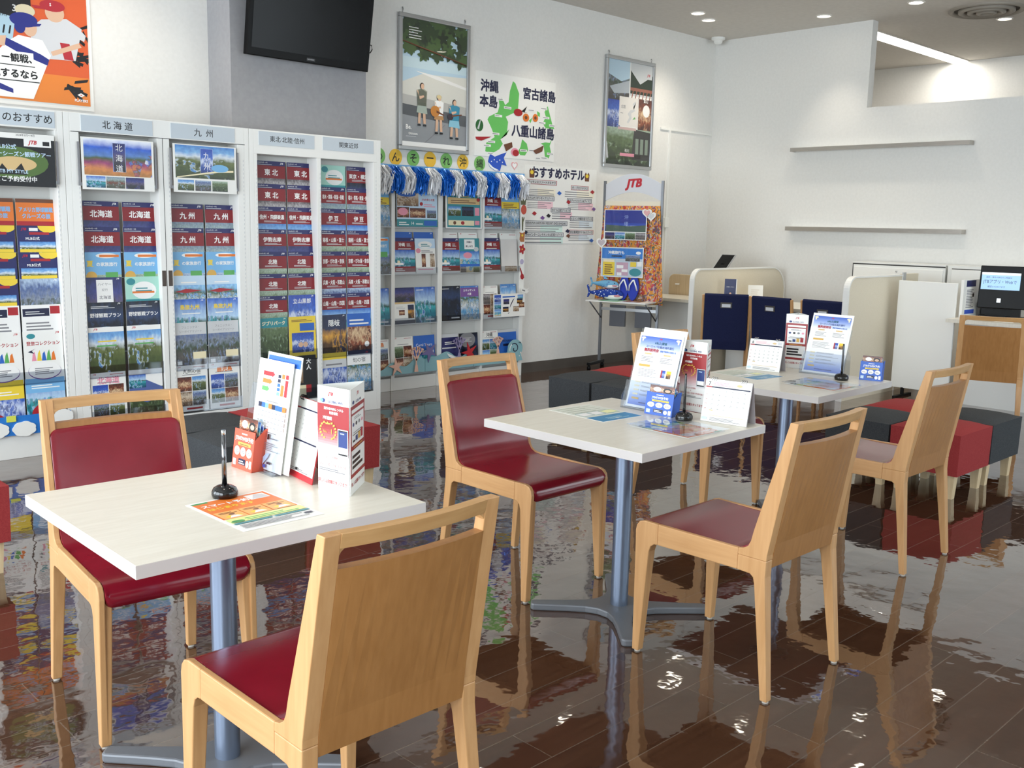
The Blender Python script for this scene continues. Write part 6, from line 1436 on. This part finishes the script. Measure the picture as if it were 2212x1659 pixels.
def f_blue(c):
    c.r(.02, .02, .98, .32, ink_('flyer_teal', (36, 128, 176))); c.lines(.30, .10, .80, .22, 3, ink_('handwriting', (190, 224, 230)), .3); c.poly([(.46, .08), (.54, .10), (.48, .14)], I_lgr)
    c.r(.02, .32, .98, .98, ink_('flyer_grey', (222, 226, 214)))
    for z in (.90, .80, .70, .60): c.lines(.08, z, .92, z + .05, 2, ink_('flyer_text', (150, 160, 140)))
    for x, z, w, mm in ((.08, .40, .24, I_wht), (.36, .40, .24, I_wht), (.64, .40, .30, ink_('flyer_cream', (240, 240, 180)))): c.r(x - .01, z - .012, x + w + .01, z + .172, I_tel); c.r(x, z, x + w, z + .16, mm)
flyer('paper_flyer', 'orange smart booking flyer in front of the chrome pen on the nearest table', 1.204, 2.008, .222, .288, R(1), f_smart)
flyer('paper_flyer', 'teal and grey flyer with curled corner on the middle table', 2.864, 2.335, .225, .296, R(-3), f_blue)
flyer('paper_flyer', 'orange flyer upside down in a clear sleeve on the middle table', 2.886, 2.236, .212, .27, R(178), f_smart)
flyer('paper_flyer', 'teal and grey flyer before the August calendar on the farthest table', 4.255, 2.553, .21, .29, R(-6), f_blue)
flyer('paper_flyer', 'orange flyer upside down on the farthest table', 4.275, 2.428, .21, .27, R(176), f_smart)
for x, y, lab in ((2.886, 2.242, 'clear plastic sleeve over the orange flyer on the middle table'), (4.275, 2.434, 'clear plastic sleeve over the orange flyer on the farthest table')):
    o = MB().box(-.118, -.286, 0, .118, 0, .0006, M_clear).build('plastic_sleeve', None, loc=(x, y, TT + .008), rot=(0, 0, R(-2))); tag(o, lab, 'plastic sleeve', 'clear sleeves over flyers')

# acrylic brochure stands: facing -x, leaning back
def holder(lab, x, y, w, h, tilt, depth=.085):
    t = thing('acrylic_stand', lab, 'acrylic stand', (x, y, TT - .0002), R(-90), 'clear acrylic leaflet stands')
    Tm = Matrix.Translation((0, .010, .004)) @ Matrix.Rotation(R(-tilt), 4, 'X')
    g = MB(); g.box(-w / 2, .006, 0, w / 2, .009, h * .80, M_clear, Tm); g.build('back_sheet', t)
    g = MB(); g.box(-w / 2, -.012, 0, w / 2, -.009, h * .36, M_clear, Tm); g.build('front_lip', t)
    g = MB(); g.box(-w / 2, -.006, 0, w / 2, depth, .005, M_pocket); g.build('base', t)
    for s in (-1, 1):
        g = MB(); g.prism([(-.006, .0), (depth, .0), (depth, .10), (.06, h * .42), (-.003, .05)], 'x', s * w / 2, s * (w / 2 - .003), M_clear); g.build('side_wall', t)
    return t
def sheet(name, lab, x, y, w, h, tilt, fn, dx=0.0, dz=.006, t_=.0015, base=M_paper, dy=0):
    c = Card(w, h, t_, base); fn(c)
    o = c.build(name, None, loc=(x + dx, y + dy, TT + dz), rot=(R(-tilt), 0, R(-90)))
    return tag(o, lab, 'info sheet', 'printed sheets in the acrylic stands')
def f_euro(c):
    grad(c, .04, .03, .96, .24, (84, 118, 206), (232, 238, 248), 10, 'euro_low'); grad(c, .04, .76, .96, .955, (232, 238, 248), (66, 100, 190), 10, 'euro_top'); c.r(.04, .24, .96, .76, ink_('euro_mid', (236, 240, 248)))
    c.tx(.5, .925, .028, 'JTB', RED, 'C', shear=.28, bold=.035)
    for s in (-1, 1): c.el(.5 + s * .40, .93, .05, .015, I_cream, 12); c.el(.5 + s * .41, .91, .02, .03, I_cream, 10)
    c.tx(.52, .872, .040, '6/8(土)開催', ink_('euro_teal', (30, 90, 110)), 'C', .44, .02); c.tx(.52, .825, .038, 'ヨーロッパお勧め海外旅行', ink_('euro_navy', (40, 70, 140)), 'C', .72, .01); c.tx(.34, .775, .048, '無料説明会', I_drd, 'C', .36, .03); c.tx(.72, .772, .028, '事前予約制のお知らせ', I_blu, 'C', .36, .02)
    for x in (.10, .54): c.r(x, .60, x + .36, .75, I_wht); c.lines(x + .04, .62, x + .34, .70, 4, I_gry, .35); c.r(x + .10, .715, x + .26, .735, I_tan)
    c.r(.10, .40, .92, .57, I_wht); c.r(.12, .55, .38, .58, I_gold); c.lines(.13, .42, .60, .53, 6, I_gry, .3); phr(c, .66, .43, .76, .53, 'snow'); c.r(.66, .43, .69, .53, I_drd); phr(c, .79, .43, .89, .53, 'gold'); c.r(.79, .49, .89, .53, I_yel)
    for k in range(4): c.r(.12, .33 - .055 * k, .24, .352 - .055 * k, I_cream); c.lines(.28, .33 - .055 * k, .86, .355 - .055 * k, 2, I_gry, .35, k)
    c.r(.12, .105, .28, .13, I_gold); c.lines(.30, .06, .75, .09, 1, ink_('euro_navy', (40, 70, 140)))
def f_table(c):
    c.r(0, .965, 1, 1, I_wht); c.r(.12, .66, .54, .93, ink_('panel_ice', (232, 240, 250))); c.r(.56, .66, .94, .93, ink_('panel_ice', (232, 240, 250)))
    for k, mm in enumerate((I_drd, I_org, I_grn)):
        z = .87 - .07 * k; c.poly([(.16, z - .02), (.42 - .06 * k, z - .02), (.42 - .06 * k, z - .03), (.50 - .06 * k, z), (.42 - .06 * k, z + .03), (.42 - .06 * k, z + .02), (.16, z + .02)], mm)
    for k in range(5): c.r(.60, .69 + .04 * k, .68, .72 + .04 * k, (I_sky, I_blu, I_blu, I_dnv, I_dnv)[k])
    c.r(.71, .69, .79, .79, I_org); c.r(.71, .85, .79, .89, I_org); c.r(.82, .69, .90, .84, I_drd); c.r(.82, .85, .90, .89, I_drd)
    for k, mm in enumerate((I_dnv, I_blu, I_sky, I_org, I_dnv, I_blu, I_blu, I_org)):
        x = .12 + .105 * k; c.r(x, .555, x + .098, .60, mm)
        for j in range(4): c.r(x, .51 - .045 * j, x + .098, .549 - .045 * j, (I_wht, I_lbl, I_wht, ink_('pale_rose', (244, 222, 224)))[k % 4]); c.lines(x + .02, .52 - .045 * j, x + .08, .535 - .045 * j, 1, I_gry)
    c.lines(.35, .62, .75, .635, 1, I_gry); c.lines(.3, .34, .8, .35, 1, I_dnv); c.r(.14, .29, .19, .33, I_blk); c.lines(.23, .30, .42, .32, 1, I_gry); c.r(.54, .28, .59, .33, I_blk); c.lines(.63, .29, .85, .31, 1, I_gry); c.lines(.08, .18, .94, .26, 5, I_gry, .3); c.poly([(.40, .03), (.5, .05), (.62, .12), (.66, .16), (.56, .15), (.46, .1)], I_lbl); c.r(.36, .08, .48, .10, I_dnv); c.r(.6, .06, .72, .08, I_dnv); c.r(.5, .02, .58, .05, I_blu)
holder('clear acrylic stand holding timetable sheets and an orange leaflet box, nearest table', 1.405, 2.515, .225, .30, 12, .095)
sheet('info_sheet', 'pale blue timetable sheet in the acrylic stand on the nearest table', 1.405, 2.480, .185, .315, 9, f_table, .014)
sheet('info_sheet', 'blue topped sheet standing behind the timetable sheet', 1.405, 2.455, .185, .335, 9, lambda c: c.r(.03, .90, .97, .975, I_blu), .024)
def box_leaflets(lab_box, lab_leaf, x, y, w, h, mm, fn, rz=-90, tilt=10, clearb=False):
    t = thing('leaflet_box', lab_box, 'leaflet box', (x, y, TT), R(rz), 'small leaflet boxes')
    Tm = Matrix.Rotation(R(-tilt), 4, 'X')
    g = MB(); g.box(-w / 2, -.001, 0, w / 2, 0, h, mm, Tm); g.box(-w / 2, 0, 0, w / 2, .05, .003, mm, Tm); g.box(-w / 2, .049, 0, w / 2, .05, h * 1.05, mm, Tm)
    for s in (-1, 1): g.prism([(0, 0), (.05, 0), (.05, h * 1.15), (.03, h * 1.1), (0, h * .8)], 'x', s * w / 2, s * (w / 2 - .0012), mm, Tm)
    g.build('box_body', t)
    c = Card(w, h, .0006, mm); fn(c); c.build('printed_front', t, loc=(0, -.0012, 0), rot=(R(-tilt), 0, 0))
    for k in range(4):
        c = Card(w - .012, h * 1.28 - .006 * k, .0008, I_wht); phr(c, 0, .7, 1, 1, ('food', 'beach', 'field', 'town')[k]); c.r(.0, .0, 1, .70, mm)
        if k == 0: c.el(.3, .86, .16, .08, I_wht); c.el(.72, .84, .18, .09, I_blk); c.el(.72, .83, .11, .05, SK)
        o = c.build('leaflet', None, loc=Matrix.Translation((x, y, TT)) @ Matrix.Rotation(R(rz), 4, 'Z') @ Tm @ Vector((0, .008 + .010 * k, .0035)), rot=(R(-tilt), 0, R(rz)))
        tag(o, ('front', 'second', 'third', 'rearmost')[k] + ' leaflet ' + lab_leaf, 'leaflet', 'leaflets in the small boxes')
def f_web(base, y1):
    def f(c):
        c.r(0, 0, 1, 1, base); c.lines(.36, .88, .64, .95, 1, I_wht); c.tx(.5, .77, .13, 'JTBのWEB予約', I_wht, 'C', .88, .02); c.r(.22, .60, .84, .68, y1); c.lines(.3, .62, .76, .66, 1, I_brn)
        for k in range(3): c.el(.2 + .3 * k, .45, .13, .115, I_wht, 20); c.lines(.11 + .3 * k, .41, .29 + .3 * k, .49, 2, I_gry)
        c.r(.32, .12, .66, .27, I_dnv); c.lines(.35, .14, .63, .25, 2, I_wht); c.r(.06, .08, .2, .24, I_lbl); c.el(.76, .17, .07, .09, I_wht); c.r(.86, .08, .96, .27, I_wht)
    return f
box_leaflets('blue leaflet box with three white discs on the middle table', 'in the blue box on the middle table', 3.025, 2.300, .125, .088, ink_('box_blue', (36, 92, 190)), f_web(ink_('box_blue', (36, 92, 190)), I_yel), -86)
box_leaflets('blue leaflet box with three white discs on the farthest table', 'in the blue box on the farthest table', 4.608, 2.217, .105, .092, ink_('box_blue', (36, 92, 190)), f_web(ink_('box_blue', (36, 92, 190)), I_yel), -75)
box_leaflets('orange leaflet box with white discs at the acrylic stand, nearest table', 'in the orange box on the nearest table', 1.378, 2.535, .108, .115, ink_('box_orange', (212, 88, 64)), f_web(ink_('box_orange', (212, 88, 64)), I_gold), -88, 8)
holder('clear acrylic stand with blue seminar sheet on the middle table', 3.055, 2.395, .228, .30, 16)
sheet('info_sheet', 'blue and white seminar sheet in the acrylic stand on the middle table', 3.055, 2.393, .215, .305, 16, f_euro, .016)
sheet('info_sheet', 'white spare sheet standing behind the seminar sheet on the middle table', 3.055, 2.385, .215, .325, 16, lambda c: c.lines(.2, .93, .9, .96, 2, I_lgr), .022)
holder('clear acrylic stand with blue seminar sheet on the farthest table', 4.565, 2.463, .232, .30, 16)
sheet('info_sheet', 'blue and white seminar sheet in the acrylic stand on the farthest table', 4.565, 2.463, .222, .31, 16, f_euro, .016)

# desk calendars
def cal_grid(c, x0, z0, x1, z1, first, days):
    for d in range(days):
        k = first + d; i, j = k % 7, k // 7
        c.tx(x0 + (x1 - x0) * (i + .3) / 7, z1 - (z1 - z0) * (j + .4) / 5.4, .045 * (z1 - z0) / .5, str(d + 1), I_drd if i == 0 else I_gry)
def cal(lab, x, y, w, h, rz, fn, backmat, tilt=13, redfoot=False):
    t = thing('desk_calendar', lab, 'calendar', (x, y, TT), R(rz), 'desk calendars')
    z0 = .018 if redfoot else 0
    c = Card(w, h, .0015, M_paper); fn(c)
    Tm = Matrix.Rotation(R(-tilt), 4, 'X')
    p = Tm @ Vector((0, -.001, z0))
    c.build('page', t, loc=p, rot=(R(-tilt), 0, 0))
    g = MB(); g.box(-w / 2 - .001, 0, 0, w / 2 + .001, .002, h + z0, backmat, Tm); g.build('front_board', t)
    top = Tm @ Vector((0, .002, h + z0))
    g = MB(); bd = math.degrees(math.atan2(top.y, top.z))
    Tb = Matrix.Translation((0, top.y, top.z)) @ Matrix.Rotation(R(180 + bd), 4, 'X')
    g.box(-w / 2 - .001, -.002, 0, w / 2 + .001, 0, (h + z0) * 1.0, backmat, Tb); g.build('rear_board', t)
    for s in (-1, 1):
        for k in range(3):
            xx = s * w * .32 + (k - 1) * .008
            g = MB(); g.tube([(xx, top.y - .006 + .007 * math.cos(a) + .004, top.z + .002 + .007 * math.sin(a)) for a in [2 * math.pi * j / 12 for j in range(13)]], .0012, M_chrome if not redfoot else M_black, 6); g.build('ring', t)
def f_cal2(c):
    for z0, n, f in ((.54, '6', 6), (.10, '7', 1)):
        c.tx(.52, z0 + .37, .075, n, I_gry, bold=.0); c.r(.04, z0 + .315, .96, z0 + .335, I_dnv); c.r(.04, z0 + .315, .17, z0 + .335, I_drd); cal_grid(c, .05, z0, .97, z0 + .31, f, 30)
    c.lines(.1, .02, .9, .06, 2, I_gry); c.r(.4, .03, .48, .06, I_blk)
def f_calw(month, first):
    def f(c):
        c.tx(.09, .89, .12, month, I_blk, 'C', .1, .015); c.lines(.06, .955, .13, .965, 1, I_gry); c.lines(.18, .86, .62, .95, 3, I_pnk, .4); c.el(.74, .9, .06, .03, I_tan); c.r(.84, .86, .96, .95, I_lgr); c.r(.02, .80, .98, .83, I_dnv); c.r(.02, .80, .15, .83, I_drd); cal_grid(c, .02, .20, .98, .78, first, 31); c.lines(.16, .15, .95, .17, 1, I_tan); c.r(.16, .26, .24, .28, I_tan); c.el(.08, .08, .06, .035, I_lbl); c.lines(.2, .04, .9, .12, 3, I_gry, .4)
    return f
I_calred = ink_('calendar_red', (196, 44, 52))
cal('tall two-month June and July calendar on a red foot, nearest table', 1.448, 2.345, .17, .205, -97, f_cal2, I_calred, 12, True)
cal('July desk calendar with white rings at the right of the middle table', 3.092, 2.046, .187, .162, -82, f_calw('7', 1), ink_('calendar_grey', (176, 170, 172)))
cal('August desk calendar with white rings on the farthest table', 4.456, 2.727, .182, .162, -82, f_calw('8', 4), ink_('calendar_grey', (176, 170, 172)))
